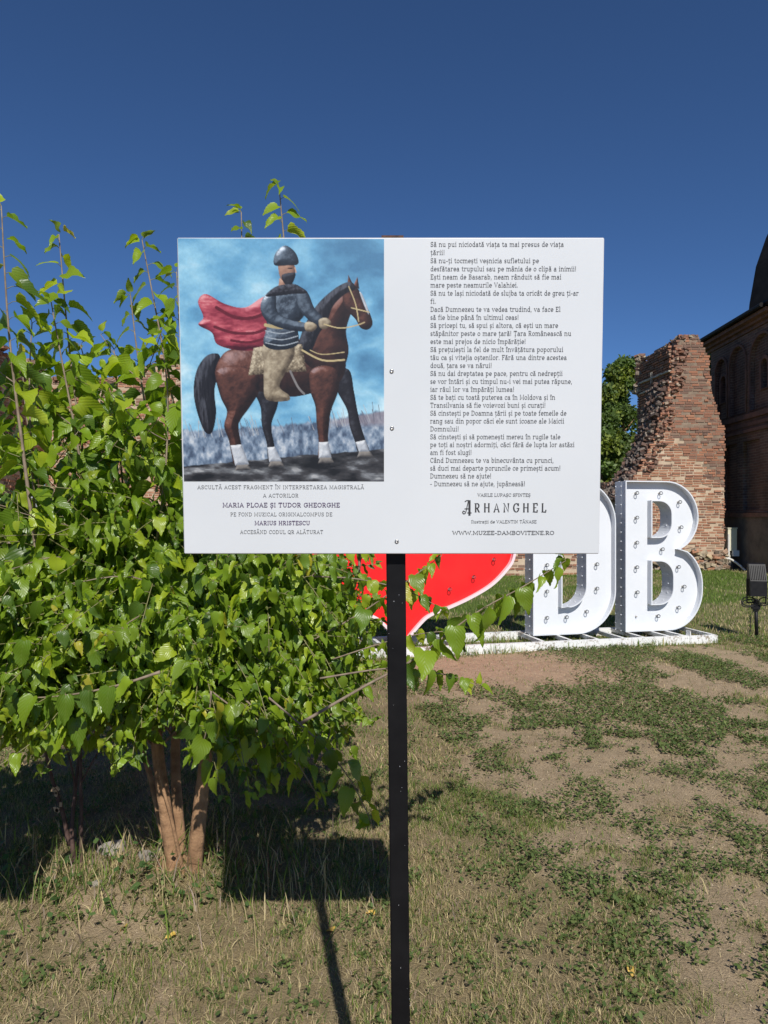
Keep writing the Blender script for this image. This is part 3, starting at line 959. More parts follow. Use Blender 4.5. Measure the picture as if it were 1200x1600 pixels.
# columns: local X -> along the wall towards the viewer, local Y -> up, local Z -> outwards (to the left)
def cput(me, name, mat, w=0.0, parent=church):
    o = link(name, me, mat)
    o.matrix_world = CM @ Matrix.Translation((0, 0, w))
    o.parent = church; o.matrix_parent_inverse = Matrix.Translation((-C0.x, -C0.y, 0))
    if parent is not church:
        o.parent = parent; o.matrix_parent_inverse = parent_world(parent).inverted()
    return o
def parent_world(p): return CM @ Matrix.Translation((0, 0, p['w_'])) if 'w_' in p else Matrix.Identity(4)
def sY(px): return 22.2 - F * LX / (px - 636.0)
def arch_outline(s0, s1, z0, zt, n=14):
    r = (s1 - s0) / 2
    return [(s0, z0), (s1, z0)] + [(s0 + r + r * math.cos(math.pi * i / n), zt - r + r * math.sin(math.pi * i / n)) for i in range(n + 1)]
LEN = 13.0
bays = [(sY(1124.5), sY(1141.5), 6.25, True), (sY(1146.5), sY(1171.5), 6.38, False), (sY(1179), sY(1217), 6.40, True)]
s = bays[-1][1] + .25
for k in range(0):
    w_ = 1.15 if k % 2 else 1.05
    bays.append((s, s + w_, 6.38, k % 2 == 1)); s += w_ + .24
LEN = s - .1
wins = []
for (a, b, zt, has) in bays:
    if has:
        c = (a + b) / 2; h = min(.17, (b - a) * .24)
        wins.append((c - h, c + h, 4.95, 5.75))
# body of the wall with window openings
me = fill2d([[(0, -.3), (LEN, -.3), (LEN, 6.75), (0, 6.75)]] + [arch_outline(*w) for w in wins], 'wall', .2)
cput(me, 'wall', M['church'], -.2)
# proud layer with the blind arches
me = fill2d([[(0.002, 4.36), (LEN, 4.36), (LEN, 6.62), (0.002, 6.62)]] + [arch_outline(a, b, 4.42, zt) for a, b, zt, h in bays], 'blind_arcade', .05)
cput(me, 'blind_arcade', M['church'], .052)
# arch mouldings
for a, b, zt, h in bays:
    o1 = arch_outline(a - .07, b + .07, 4.425, zt + .07); i1 = arch_outline(a - .005, b + .005, 4.43, zt + .005)
    cput(fill2d([o1, i1], 'arch_moulding', .018), 'arch_moulding', M['church_trim'], .121)
# lower panelled zone
pan = []
s = .30
edges = [(sY(1137), sY(1157)), (sY(1167), sY(1193))]
s = edges[-1][1] + .35
for k in range(0): edges.append((s, s + 1.15)); s += 1.5
me = fill2d([[(0.004, 1.62), (LEN, 1.62), (LEN, 3.84), (0.004, 3.84)]] + [[(a, 1.70), (b, 1.70), (b, 3.62), (a, 3.62)] for a, b in edges if b < LEN - .1], 'pilasters', .05)
cput(me, 'pilasters', M['church'], .052)
def cbox(name, mat, s0, s1, z0, z1, w0, w1):
    mb = MB()
    mb.box(((s0 + s1) / 2, (z0 + z1) / 2, (w0 + w1) / 2), (s1 - s0, z1 - z0, w1 - w0))
    me = mb.build(name, mat); m_ = me.data; bpy.data.objects.remove(me)
    return cput(m_, name, mat)
cbox('string_course', M['church_trim'], -.10, LEN, 3.845, 3.93, -.2, .17)
cbox('string_course', M['church_trim'], -.07, LEN, 4.02, 4.12, -.2, .15)
cbox('string_course', M['church_trim'], -.12, LEN, 4.22, 4.355, -.2, .19)
cbox('base_moulding', M['church_trim'], -.08, LEN, 1.50, 1.615, -.2, .19)
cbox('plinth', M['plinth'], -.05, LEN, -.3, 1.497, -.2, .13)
for zz in (3.93, 4.12):
    mb = MB(); s = 0
    while s < LEN:
        mb.box((s + .04, zz + .05, .07), (.075, .085, .13), Matrix.Rotation(.78, 3, 'Y')); s += .16
    o = mb.build('dentils', M['church_trim']); m_ = o.data; bpy.data.objects.remove(o)
    tag(cput(m_, 'dentils', M['church_trim']), kind='stuff')
for k, (z0, z1, w) in enumerate(((6.625, 6.72, .16), (6.722, 6.80, .27), (6.802, 6.90, .42))):
    cbox('cornice', M['church_trim'], -.05 - w * .6, LEN, z0, z1, -.25, w)
for a, b, z0, zt in wins:
    wo = cput(fill2d([arch_outline(a - .09, b + .09, z0 - .02, zt + .09), arch_outline(a + .004, b - .004, z0 + .004, zt - .004)], 'window', .03), 'window', M['church_trim'], .032)
    wo['w_'] = .032
    cput(fill2d([arch_outline(a - .01, b + .01, z0 - .01, zt + .01)], 'pane', .01), 'pane', M['pane'], -.24, parent=wo)
    c = (a + b) / 2
    mb = MB(); mb.box((c, (z0 + zt) / 2, -.21), (.03, zt - z0, .03))
    for q in range(1, 4): mb.box((c, z0 + (zt - z0) * q / 4, -.208), (b - a, .02, .03))
    o = mb.build('glazing_bar', M['lead']); m_ = o.data; bpy.data.objects.remove(o)
    cput(m_, 'glazing_bar', M['lead'], 0, parent=wo)
# bulk of the building behind the wall
mb = MB()
mb.add([(.01, -.3, -.39), (LEN, -.3, -.39), (LEN, 6.7, -.39), (.01, 6.7, -.39), (.01, -.3, -8), (LEN, -.3, -8), (LEN, 6.7, -8), (.01, 6.7, -8)],
       [(0, 3, 7, 4), (1, 5, 6, 2), (4, 7, 6, 5), (3, 2, 6, 7)])
o = mb.build('end_wall', M['church']); m_ = o.data; bpy.data.objects.remove(o); cput(m_, 'end_wall', M['church'])
# roof: overhanging sheet with standing seams
mb = MB()
ev = .46; z0 = 6.98
prof = [(ev, z0), (ev, z0 + .06), (-3.5, z0 + 1.5), (-4.2, z0 + 1.65), (-8.6, z0 + .05), (-8.6, z0 - .02), (-4.2, z0 + 1.55), (ev - .03, z0 - .03)]
vsn = []
for s in (-.75, LEN + .35): vsn += [(s, z, w) for w, z in prof]
k = len(prof)
fs_ = [(i, (i + 1) % k, (i + 1) % k + k, i + k) for i in range(k)] + [tuple(range(k - 1, -1, -1)), tuple(range(k, 2 * k))]
mb.add(vsn, fs_)
mb.box((LEN / 2, z0 - .045, ev - .35), (LEN + .9, .03, .66))
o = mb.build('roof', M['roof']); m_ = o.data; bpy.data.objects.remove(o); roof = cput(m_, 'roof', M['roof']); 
mb = MB(); mb.tube([(-.8, z0 - .03, ev + .05), (LEN, z0 - .03, ev + .05)], .06, 8)
o = mb.build('gutter', M['roof']); m_ = o.data; bpy.data.objects.remove(o); cput(m_, 'gutter', M['roof'])
# steep bell-shaped roof of the front tower
mb = MB()
tc_ = Vector((16.3, 24.5))
prof = [(3.72, 6.2), (3.66, 8.0), (3.58, 8.9), (3.36, 10.2), (3.02, 11.2), (2.4, 12.6), (1.5, 14.4), (.7, 16.0), (.2, 17.2), (.02, 17.6)]
mb.lathe(prof, 8, Matrix.Translation((tc_.x, tc_.y, 0)) @ Matrix.Rotation(math.radians(-4), 4, 'Z'))
o = mb.build('tower_roof', M['roof']); o.parent = church; o.matrix_parent_inverse = Matrix.Translation((-C0.x, -C0.y, 0))
for o in church.children:
    if 'w_' in o: del o['w_']

# electricity cabinet, pipe and cable at the pillar's foot
cab = empty('electric_cabinet', (9.78, 20.02, 0))
tag(cab, 'cream electricity cabinet on the wall beside the pillar foot', 'cabinet')
mb = MB(); mb.box((0.02, 0.05, .86), (.25, .18, .62)); mb.box((.02, 0.045, 1.185), (.28, .21, .025))
o = mb.build('housing', M['cream_box'], cab)
mb = MB(); mb.box((0.10, -.05, .48), (.17, .1, .16)); mb.build('meter_box', M['grey_side'], cab)
mb = MB(); mb.tube([(-.10, -.07, .32), (-.10, -.07, 1.02)], .028, 8); mb.build('riser_pipe', M['pipe_white'], cab)
mb = MB(); mb.box((.03, .16, .6), (.2, .04, 1.2)); mb.build('back_post', M['plinth'], cab)
pipe = MB()
cpts = [(9.60, 19.95, .34), (9.72, 19.85, .30), (9.86, 19.7, .16), (9.95, 19.55, .02)]
pipe.tube(spline(cpts, 6), .03, 8)
o = pipe.build('conduit_pipe', M['pipe_white'], smooth=True)
tag(o, 'pale curved conduit pipe coming out of the pillar foot', 'pipe')
mb = MB(); mb.tube(spline([(9.88, 19.66, .13), (9.9, 18.6, .03), (8.2, 14.5, .02), (6.0, 11.5, .02), (4.75, 9.2, .02)], 8), .008, 6)
tag(mb.build('power_cable', M['flood_black']), 'thin black cable from the conduit pipe to the floodlight', 'cable')

# ------------------------------------------------------------------ floodlight on a stake
fl = empty('floodlight', (4.68, 8.92, 0), math.radians(-14))
tag(fl, 'black floodlight on a short stake in the grass, with a coiled cable', 'floodlight')
mb = MB(); mb.tube([(0, 0, -.02), (-.01, 0, .44)], .021, 10); mb.build('stake', M['flood_black'], fl, smooth=True)
mb = MB(); mb.box((-.012, 0, .40), (.095, .075, .06)); mb.box((-.012, -.002, .37), (.06, .05, .05)); mb.tube([(-.012, 0, .4), (-.012, 0, .5)], .026, 8); mb.build('clamp', M['flood_black'], fl)
mb = MB()
for sx in (-1, 1): mb.box((sx * .108, .02, .60), (.010, .04, .30))
mb.box((0, .02, .447), (.222, .04, .014)); mb.build('bracket', M['flood_black'], fl)
mb = MB()
# housing: heat-sink back facing the camera, glass facing up and away
prof = [(-.10, .54), (-.10, .73), (-.01, .935), (.07, .945), (.10, .72), (.04, .53)]
vsn = [(-.095, a, b) for a, b in prof] + [(.095, a, b) for a, b in prof]
k = len(prof)
mb.add(vsn, [(i, i + k, (i + 1) % k + k, (i + 1) % k) for i in range(k)] + [tuple(range(k)), tuple(range(2 * k - 1, k - 1, -1))])
mb.build('housing', M['flood_black'], fl)
d0 = Vector((0, -.10, .735)); d1 = Vector((0, -.01, .93)); nrm = Vector((0, -.91, .42))
for i in range(9):
    mb = MB(); xx = -.080 + i * .020
    c = (d0 + d1) / 2 + nrm * .003
    mb.box((xx, c.y, c.z), (.006, .018, .19), Matrix.Rotation(-math.atan2(.09, .195), 3, 'X'))
    mb.build('cooling_fin', M['flood_black'], fl)
mb = MB()
for cx, cz, rx, rz_, ph in ((-.10, .47, .085, .055, 0), (-.085, .45, .10, .05, .3), (.075, .475, .06, .05, .1)):
    mb.tube([(cx + rx * math.cos(t), -.05 - .01 * math.sin(t * 2 + ph), cz + rz_ * math.sin(t + ph)) for t in [2 * math.pi * i / 24 for i in range(25)]], .0075, 6, cap=False)
mb.tube([(-.05, -.03, .53), (-.07, -.05, .5), (-.05, -.05, .46)], .0075, 6)
mb.build('cable', M['flood_black'], fl, smooth=True)

# ------------------------------------------------------------------ marquee letters on a white frame
RD = Vector((0.974, 0.225)).normalized(); RB = Vector((-RD.y, RD.x))
ROW0 = Vector((1.793, 8.53)); RANG = math.atan2(RD.y, RD.x)
def row_pt(s, o, z): p = ROW0 + RD * s + RB * o; return Vector((p.x, p.y, z))
LD, LREC, LZ = 0.24, 0.09, 0.105
def offset_poly(pts, d):
    n = len(pts); out = []
    area = sum(pts[i][0] * pts[(i + 1) % n][1] - pts[(i + 1) % n][0] * pts[i][1] for i in range(n))
    sg = 1 if area > 0 else -1
    for i in range(n):
        a, b, c = Vector(pts[i - 1]), Vector(pts[i]), Vector(pts[(i + 1) % n])
        e1 = (b - a); e2 = (c - b)
        if e1.length < 1e-7 or e2.length < 1e-7: out.append(tuple(b)); continue
        n1 = Vector((-e1.y, e1.x)).normalized() * sg; n2 = Vector((-e2.y, e2.x)).normalized() * sg
        m_ = (n1 + n2)
        if m_.length < 1e-4: m_ = n1
        m_.normalize()
        out.append(tuple(b + m_ * (d / max(.5, m_.dot(n1)))))
    return out

def channel(name, label, s0, outer, holes, bulbs, face_mat, rim_mat, side_mat, cat='letter', group=None, rim_w=.010):
    e = empty(name, tuple(row_pt(s0, 0, 0)), RANG)
    tag(e, label, cat, group)
    P = Matrix.Rotation(math.pi / 2, 4, 'X')           # outline plane -> upright; extrusion along Y
    # recessed face
    me = fill2d([outer] + holes, 'face', .002)
    me.transform(Matrix.Translation((0, LREC, LZ)) @ P)
    link('face', me, face_mat, e)
    # side walls: sheet-metal returns round the outline and round each opening
    for nm, loop, sgn in [('rim', outer, 1)] + [('opening_rim', h, -1) for h in holes]:
        inn = offset_poly(loop, rim_w * .6 * sgn)
        mb = MB(); n = len(loop)
        for lp, y in ((loop, 0), (inn, 0), (inn, LD), (loop, LD)):
            for p in lp: mb.v.append((p[0], y, p[1] + LZ)); mb.c.append((1, 1, 1))
        for i in range(n):
            j = (i + 1) % n
            for a, b in ((0, 1), (1, 2), (2, 3), (3, 0)):
                mb.f.append((a * n + i, a * n + j, b * n + j, b * n + i))
        o = mb.build(nm, side_mat, e)
        bm = bmesh.new(); bm.from_mesh(o.data); bmesh.ops.recalc_face_normals(bm, faces=bm.faces); bm.to_mesh(o.data); bm.free()
        # bright folded edge
        mb = MB(); e2 = offset_poly(loop, -.004 * sgn); e3 = offset_poly(loop, rim_w * sgn)
        for lp, y in ((e2, -.006), (e3, -.006), (e3, .014), (e2, .014)):
            for p in lp: mb.v.append((p[0], y, p[1] + LZ)); mb.c.append((1, 1, 1))
        for i in range(n):
            j = (i + 1) % n
            for a, b in ((0, 1), (1, 2), (2, 3), (3, 0)):
                mb.f.append((a * n + i, a * n + j, b * n + j, b * n + i))
        o = mb.build('edge_strip', rim_mat, e)
        bm = bmesh.new(); bm.from_mesh(o.data); bmesh.ops.recalc_face_normals(bm, faces=bm.faces); bm.to_mesh(o.data); bm.free()
    # rivets along the sides
    mb = MB()
    for loop, sgn in [(outer, -1)] + [(h, 1) for h in holes]:
        out = offset_poly(loop, .003 * sgn); acc = 0; n = len(loop)
        for i in range(n):
            a, b = Vector(out[i]), Vector(out[(i + 1) % n]); l = (b - a).length
            while acc < l and l > 1e-6:
                p = a + (b - a) * (acc / l)
                for y in (LREC + .01, LD - .015):
                    mb.box((p.x, y, p.y + LZ), (.011, .011, .011), Matrix.Rotation(.7, 3, 'Y'))
                acc += .115
            acc -= l
    tag(mb.build('rivets', M['white_paint'], e), kind='stuff')
    for k, (t, z, on) in enumerate(bulbs):
        mb = MB(); R = Matrix.Translation((t, LREC - .002, z + LZ)) @ P
        mb.lathe([(0.0, 0), (.011, 0), (.011, .005), (.009, .008), (.009, .022), (0.0, .022)], 10, R)
        so_ = mb.build('lamp_holder', M['socket'], e, smooth=True)
        if on:
            mb = MB()
            pr = [(.008, .020), (.010, .027)] + [(.024 * math.sin(a), .049 - .024 * math.cos(a)) for a in [math.pi * (i + 2.2) / 11 for i in range(9)]] + [(0.0005, .073)]
            mb.lathe(pr, 12, R)
            mb.build('bulb', M['bulb'], so_, smooth=True)
    return e

H = 1.87
# letter B
def bz(y): return (1525 - y) / 1520 * H
def bt(x): return (x - 80) / 813 * 1.088
Bo = [(0, 0), (.35, 0), (.62, 0)] + arc(.62, .50, .468, .50, -85, 0, 16) + arc(.62, .56, .468, .50, 0, 58, 10) + [(.765, 1.015)] + arc(.57, 1.42, .455, .45, -52, 0, 9) + arc(.57, 1.42, .455, .45, 5, 90, 16) + [(.3, H), (0, H)]
Bh1 = [(.365, 1.17), (.45, 1.17)] + arc(.47, 1.34, .175, .17, -90, 0, 8) + arc(.47, 1.46, .175, .165, 0, 90, 8) + [(.365, 1.625)]
Bh2 = [(.365, .33), (.46, .33)] + arc(.48, .53, .19, .20, -90, 0, 8) + arc(.48, .67, .19, .20, 0, 90, 8) + [(.365, .87)]
Bb = [(185, 100), (435, 100), (640, 190), (185, 350), (655, 450), (185, 605), (455, 675), (185, 855), (628, 860), (688, 1065), (190, 1110), (630, 1280), (192, 1360), (410, 1360)]
# the row's letters are seen slightly from the left: the recessed face sits a little to the left of the front edge
channel('marquee_letter', 'white sheet metal letter B studded with clear bulbs', 1.235,
        Bo, [Bh1, Bh2], [(bt(x) + .045, bz(y) - .03, k != 12) for k, (x, y) in enumerate(Bb)], M['white_paint'], M['white_paint'], M['grey_side'], group='marquee letters on the white frame')
# letter D
Do = [(0, 0), (.5, 0)] + arc(.58, .52, .515, .52, -90, 0, 18) + arc(.58, H - .52, .515, .52, 0, 90, 18) + [(.4, H), (0, H)]
Dh = [(.375, .33), (.45, .33)] + arc(.45, .58, .25, .25, -90, 0, 10) + arc(.45, H - .58, .25, .25, 0, 90, 10) + [(.375, H - .33)]
Db = [(.2, .2, 1), (.46, .2, 1), (.73, .26, 1), (.87, .54, 1), (.87, .84, 1), (.87, 1.1, 1), (.2, .52, 1), (.2, .84, 1), (.2, 1.14, 1), (.2, 1.42, 1), (.2, 1.68, 1), (.46, 1.68, 1), (.73, 1.62, 1), (.87, 1.36, 1)]
channel('marquee_letter', 'white sheet metal letter D behind the board corner, next to the red heart', 0.0,
        Do, [Dh], Db, M['white_paint'], M['white_paint'], M['grey_side'], group='marquee letters on the white frame')
# letter I
Io = [(0, 0), (.52, 0), (.52, H), (0, H)]
channel('marquee_letter', 'white sheet metal letter I hidden behind the bush leaves', -3.95,
        Io, [], [(.26, .2 + .29 * k, 1) for k in range(6)], M['white_paint'], M['white_paint'], M['grey_side'], group='marquee letters on the white frame')
# heart
def h_t(px, py):
    k = (px - 600) / F
    s = (k * ROW0.y - ROW0.x) / (RD.x - k * RD.y)
    Y = ROW0.y + RD.y * s
    return s, EYE - (py - HZ) * Y / F
hr = [h_t(*p) for p in ((638, 1002), (657, 977), (673, 963), (700, 952), (733, 937), (767, 917), (790, 895), (804, 873))]
sc0 = -1.62
ctrl = [(0.0, LZ - .07)] + [(s - sc0, z) for s, z in hr[1:]] + [(1.40, 1.30), (1.28, 1.62), (1.02, 1.86), (.68, 1.95), (.32, 1.84), (.0, 1.52)]
right = [tuple(p) for p in spline(ctrl, 7)]
left = [(-a, b) for a, b in right[::-1][1:-1]]
ho = [(a, b - LZ) for a, b in right + left]
hb = []
rin = offset_poly(ho, .2)
acc = .1
for i in range(len(rin)):
    a, b = Vector(rin[i]), Vector(rin[(i + 1) % len(rin)]); l = (b - a).length
    if acc < l:
        p = a + (b - a) * (acc / l)
        if p.y > .35: hb.append((p.x, p.y, 1))
        acc += .33
    acc -= l
channel('marquee_heart', 'red heart with a pinkish white edge standing among the white letters', sc0, ho, [], hb, M['red_paint'], M['pink_rim'], M['pink_rim'], cat='heart', rim_w=.028)

# ladder frame under the letters
fr = empty('letter_frame', tuple(row_pt(-.9, 0, 0)), RANG)
tag(fr, 'flaking white steel ladder frame lying on the ground under the letters', 'frame')
def fbox(name, s0, s1, o0, o1, z0, z1):
    mb = MB(); mb.box(((s0 + s1) / 2 + .9, (o0 + o1) / 2, (z0 + z1) / 2), (s1 - s0, o1 - o0, z1 - z0)); mb.build(name, M['frame'], fr)
fbox('rail', -4.2, 1.85, -.42, -.36, -.02, .10)
fbox('rail', 1.856, 2.225, -.415, -.355, -.02, .094)
fbox('rail', -4.2, 2.225, .34, .40, -.02, .098)
for s in (-4.17, -3.5, -2.7, -1.9, -1.1, -.03, .32, .66, 1.0, 1.26, 1.6, 1.80, 2.20):
    fbox('cross_member', s - .02, s + .02, -.358, .338, .052, .096)
fbox('end_plate', 1.83, 1.842, -.43, -.35, -.02, .16)
for s in (-1.4, -2.1): fbox('upright', s - .03, s + .03, .22, .27, .098, .62)

# ------------------------------------------------------------------ information board on its post
TILT = math.radians(3.0)
PD = 1.268                                   # distance of the board's centre
PZ = EYE - (618 - HZ) / F * PD
p_n = Vector((0, -math.cos(TILT), -math.sin(TILT)))   # faces the camera, leaning forward a little at the top
p_up = Vector((0, -math.sin(TILT), math.cos(TILT)))
p_c = Vector((0, PD, PZ))
def pxy(px, py):
    d = Vector(((px - 600) / F, 1, -(py - HZ) / F))
    o = Vector((0, 0, EYE))
    t = (p_c - o).dot(p_n) / d.dot(p_n)
    q = o + d * t - p_c
    return q.x, q.dot(p_up)
SB = Matrix.Translation(p_c) @ Matrix(((1, 0, 0, 0), (0, p_up.y, p_n.y, 0), (0, p_up.z, p_n.z, 0), (0, 0, 0, 1)))
# local frame of the board: X right, Y up the board, Z out of its face
foot_drop = PZ / math.cos(TILT)
foot = p_c - p_up * foot_drop
sign = empty('information_board', tuple(foot))
tag(sign, 'white printed information board with a horseman picture on a black square post', 'sign')
INV = Matrix.Translation(foot).inverted()
def sput(o, z=0.0, parent=None):
    """puts a mesh drawn in board coordinates onto the board"""
    for v in o.data.vertices: v.co.z += z
    o.data.transform(SB)
    o.parent = sign if parent is None else parent
    if parent is None: o.matrix_parent_inverse = INV
    return o
xl, yt = pxy(278, 372.5); xr, _ = pxy(943, 375); _, yb = pxy(289, 864); xl2, _ = pxy(289, 864); xr2, _ = pxy(935, 863)
corn = [(xl2, yb), (xr2, yb), (xr, yt), (xl, yt)]
me = fill2d([corn], 'board', .0015)
panel = link('board', me, M['panel_white']); sput(panel, -.0016)
mb = MB()
for (a, b) in ((corn[0], corn[1]), (corn[1], corn[2]), (corn[2], corn[3]), (corn[3], corn[0])):
    a = Vector((a[0], a[1], -.0018)); b = Vector((b[0], b[1], -.0018))
    mb.tube([a, b], .0017, 6)
sput(mb.build('board_edge', M['panel_edge']))
# post, square tube, leaning very slightly
def post_x(py): return pxy(613.5 + (py - 373) * 0.0122, py)[0]
ztop = pxy(613, 369)[1] + .0045; xt = pxy(613.5, 369)[0]
xbm = xt + (ztop + foot_drop) * .0128
hw = .0178
mb = MB()
for y, x in ((-foot_drop - .25, xbm), (ztop, xt)):
    for sx, sz in ((-1, -1), (1, -1), (1, 1), (-1, 1)):
        mb.v.append((x + sx * hw, y, -.022 - hw + sz * hw)); mb.c.append((1, 1, 1))
mb.f = [(0, 1, 5, 4), (1, 2, 6, 5), (2, 3, 7, 6), (3, 0, 4, 7), (0, 3, 2, 1), (4, 5, 6, 7)]
post = mb.build('post', M['black_paint'])
bm = bmesh.new(); bm.from_mesh(post.data); bmesh.ops.bevel(bm, geom=[e for e in bm.edges], offset=.0022, segments=2, affect='EDGES'); bm.to_mesh(post.data); bm.free()
sput(post)
mb = MB(); mb.box((xt, ztop + .0016, -.022 - hw), (hw * 2 + .004, .0042, hw * 2 + .004)); sput(mb.build('post_cap', M['rusty_cap']), parent=post)
mb = MB(); 
for sy in (.12, -.12): mb.box((xt + .003, sy, -.0125), (.06, .03, .017))
sput(mb.build('spacer', M['black_paint']))
# paint chips on the post
mb = MB(); rr = random.Random(11)
for k in range(16):
    y = -rr.uniform(.3, 1.15); x = xt + (ztop - y) * .0128 + rr.uniform(-.9, .9) * hw
    s = rr.uniform(.0003, .0007)
    mb.box((x, y, -.0217), (s, s * rr.uniform(1, 3), .0008))
tag(sput(mb.build('paint_chips', M['panel_edge'], post), parent=post), kind='stuff')
for px, py in ((612, 580), (612.5, 669), (620, 846)):
    x, y = pxy(px, py)
    mb = MB(); mb.lathe([(.0038, 0), (.0038, .0007), (.0030, .0016), (.0012, .0019), (.0010, .0013), (0, .0013)], 14, Matrix.Translation((x, y, 0)))
    sput(mb.build('screw', M['screw'], smooth=True), .0004)

# ---- printed picture: a plain stand-in painting of a rider on a brown horse, worked out point by point
# and carried by the colours of one fine flat mesh (flat print)
PW, PH = 330, 388
pu, pv = np.meshgrid(np.linspace(0, 1, PW), np.linspace(0, 1, PH))
CX = 28 + pu * 1137.0; CY = 44 + pv * 1340.0
CAN = np.zeros((PH, PW, 3))
def nz(scale, sx=1.0, sy=1.0, seed=1, octv=5): return fbm(CX / scale * sx, CY / scale * sy, seed, octv)
def lerp3(stops, t):
    t = np.clip(t, 0, 1); out = np.zeros(t.shape + (3,))
    xs = [q[0] for q in stops]
    for c in range(3): out[..., c] = np.interp(t, xs, [q[1][c] for q in stops])
    return out
def sdf(pts, closed=True):
    """distance inwards (positive inside) for a closed outline, or distance to an open line"""
    P = np.array(pts); n = len(P)
    best = np.full(CX.shape, 1e9); inside = np.zeros(CX.shape, dtype=bool)
    for i in range(n if closed else n - 1):
        a, b = P[i], P[(i + 1) % n]
        ex, ey = b - a; l2 = ex * ex + ey * ey + 1e-9
        t = np.clip(((CX - a[0]) * ex + (CY - a[1]) * ey) / l2, 0, 1)
        best = np.minimum(best, (CX - a[0] - ex * t) ** 2 + (CY - a[1] - ey * t) ** 2)
        if closed:
            c = ((a[1] <= CY) != (b[1] <= CY))
            with np.errstate(divide='ignore', invalid='ignore'):
                xi = a[0] + (CY - a[1]) * ex / (ey if abs(ey) > 1e-9 else 1e-9)
            inside ^= c & (CX < xi)
    d = np.sqrt(best)
    return np.where(inside, d, -d) if closed else d
FIG = [False]
def fig(pts): return [(600 + (x - 565) * 1.13, 1296 + (y - 1296) * 1.06) for x, y in pts] if FIG[0] else pts
def lay(mask, col):
    CAN[:] = CAN * (1 - mask[..., None]) + col * mask[..., None]
def solid(pts, stops, r=45, light=(-.45, -.65, .62), tex=.18, tscale=60, tsx=1.0, tsy=1.0, seed=3, smooth=True, shine=0.0):
    """a rounded form: shaded from its outline"""
    pts = fig(pts)
    if smooth: pts = [tuple(q) for q in spline(pts, 5, closed=True)]
    d = sdf(pts)
    h = r * np.sqrt(np.clip(1 - (1 - np.clip(d / r, 0, 1)) ** 2, 0, 1))
    h = h + 9 * (nz(tscale, tsx, tsy, seed) - .5)
    st = (CX[0, 1] - CX[0, 0], CY[1, 0] - CY[0, 0])
    gy, gx = np.gradient(h); gx /= st[0]; gy /= st[1]
    il = 1 / np.sqrt(gx * gx + gy * gy + 1)
    lam = np.clip((-gx * light[0] - gy * light[1] + light[2]) * il, 0, 1)
    t = .12 + .80 * lam ** 1.3 + tex * (nz(tscale * .4, tsx, tsy, seed + 5) - .5) * 2
    col = lerp3(stops, t)
    if shine: col = col + (shine * np.clip((lam - .86) / .14, 0, 1) ** 2)[..., None] * np.array([.75, .85, 1.0])
    lay(np.clip(d / 2.2 + .5, 0, 1), col)
def stroke(pts, w, col):
    d = sdf([tuple(q) for q in spline(fig(pts), 5)], closed=False)
    lay(np.clip((w - d) / 2.0 + .5, 0, 1), np.array(col) * (.75 + .5 * nz(30, seed=8))[..., None])
# sky and clouds
cl = .8 * nz(470, 1, 1.5, 11, 5) + .2 * nz(150, 1, 1.4, 12, 4)
t = np.clip((cl - .33) / .30, 0, 1)
CAN[:] = lerp3([(0, (.06, .18, .32)), (.35, (.12, .32, .50)), (.65, (.24, .48, .63)), (1, (.52, .70, .76))], t * (.72 + .35 * (CY - 44) / 1340))
# far crowd and hill, rocky foreground
top = 1090 - 110 * (CX / 1165) ** 2 + 34 * (nz(26, 1, .2, 14, 3) - .5)
cr = np.clip((CY - top) / 14, 0, 1)
f1 = nz(24, 1.0, .62, 15, 4); f2 = nz(60, 1, .6, 16, 3)
lay(cr, lerp3([(0, (.05, .075, .125)), (.4, (.135, .19, .27)), (.7, (.27, .33, .41)), (1, (.47, .51, .55))], (f1 - .25) * 1.7 + .25 * (f2 - .5)))
lay(np.clip((CY - (1075 - 90 * (CX - 700) / 465)) / 10, 0, 1) * np.clip((CX - 800) / 120, 0, 1) * np.clip((1085 - CY) / 30, 0, 1) * .7, np.array([.23, .20, .23]))
rl = random.Random(4)
for k in range(48):
    x = rl.uniform(60, 1150); y0 = 1100 - 100 * (x / 1165) ** 2; stroke([(x, y0 + 40), (x + rl.uniform(-40, 6), y0 - rl.uniform(25, 75))], 1.6, rl.choice(((.12, .13, .17), (.34, .36, .38))))
gt = 1296 - 95 * (CX / 1165) + 26 * (nz(90, seed=18) - .5)
f = nz(110, 1, 3.4, 19, 6)
lay(np.clip((CY - gt) / 5, 0, 1), lerp3([(0, (.008, .009, .012)), (.5, (.045, .045, .05)), (.8, (.16, .17, .185)), (1, (.34, .35, .36))], (f - .3) * 2.1))
COAT = [(0, (.006, .004, .004)), (.45, (.035, .015, .012)), (.75, (.11, .043, .030)), (1, (.27, .135, .105))]
DARK = [(0, (.003, .003, .005)), (.55, (.014, .013, .017)), (1, (.075, .08, .10))]
WHITE = [(0, (.14, .16, .2)), (.6, (.45, .48, .52)), (1, (.75, .77, .78))]
STEEL = [(0, (.004, .006, .010)), (.45, (.025, .035, .052)), (.8, (.13, .17, .22)), (1, (.50, .56, .62))]
TAN = [(0, (.05, .035, .022)), (.5, (.23, .185, .125)), (1, (.54, .47, .34))]
RED = [(0, (.045, .004, .010)), (.5, (.23, .026, .045)), (.8, (.44, .085, .11)), (1, (.62, .25, .26))]
SKIN = [(0, (.07, .03, .022)), (.6, (.32, .18, .125)), (1, (.55, .37, .28))]
lay(np.clip(1.15 - np.sqrt(((CX - 640) / 430) ** 2 + ((CY - 1290 + .06 * CX - 40) / 30) ** 2), 0, 1) * .8, np.array([.006, .007, .009]))
FIG[0] = True
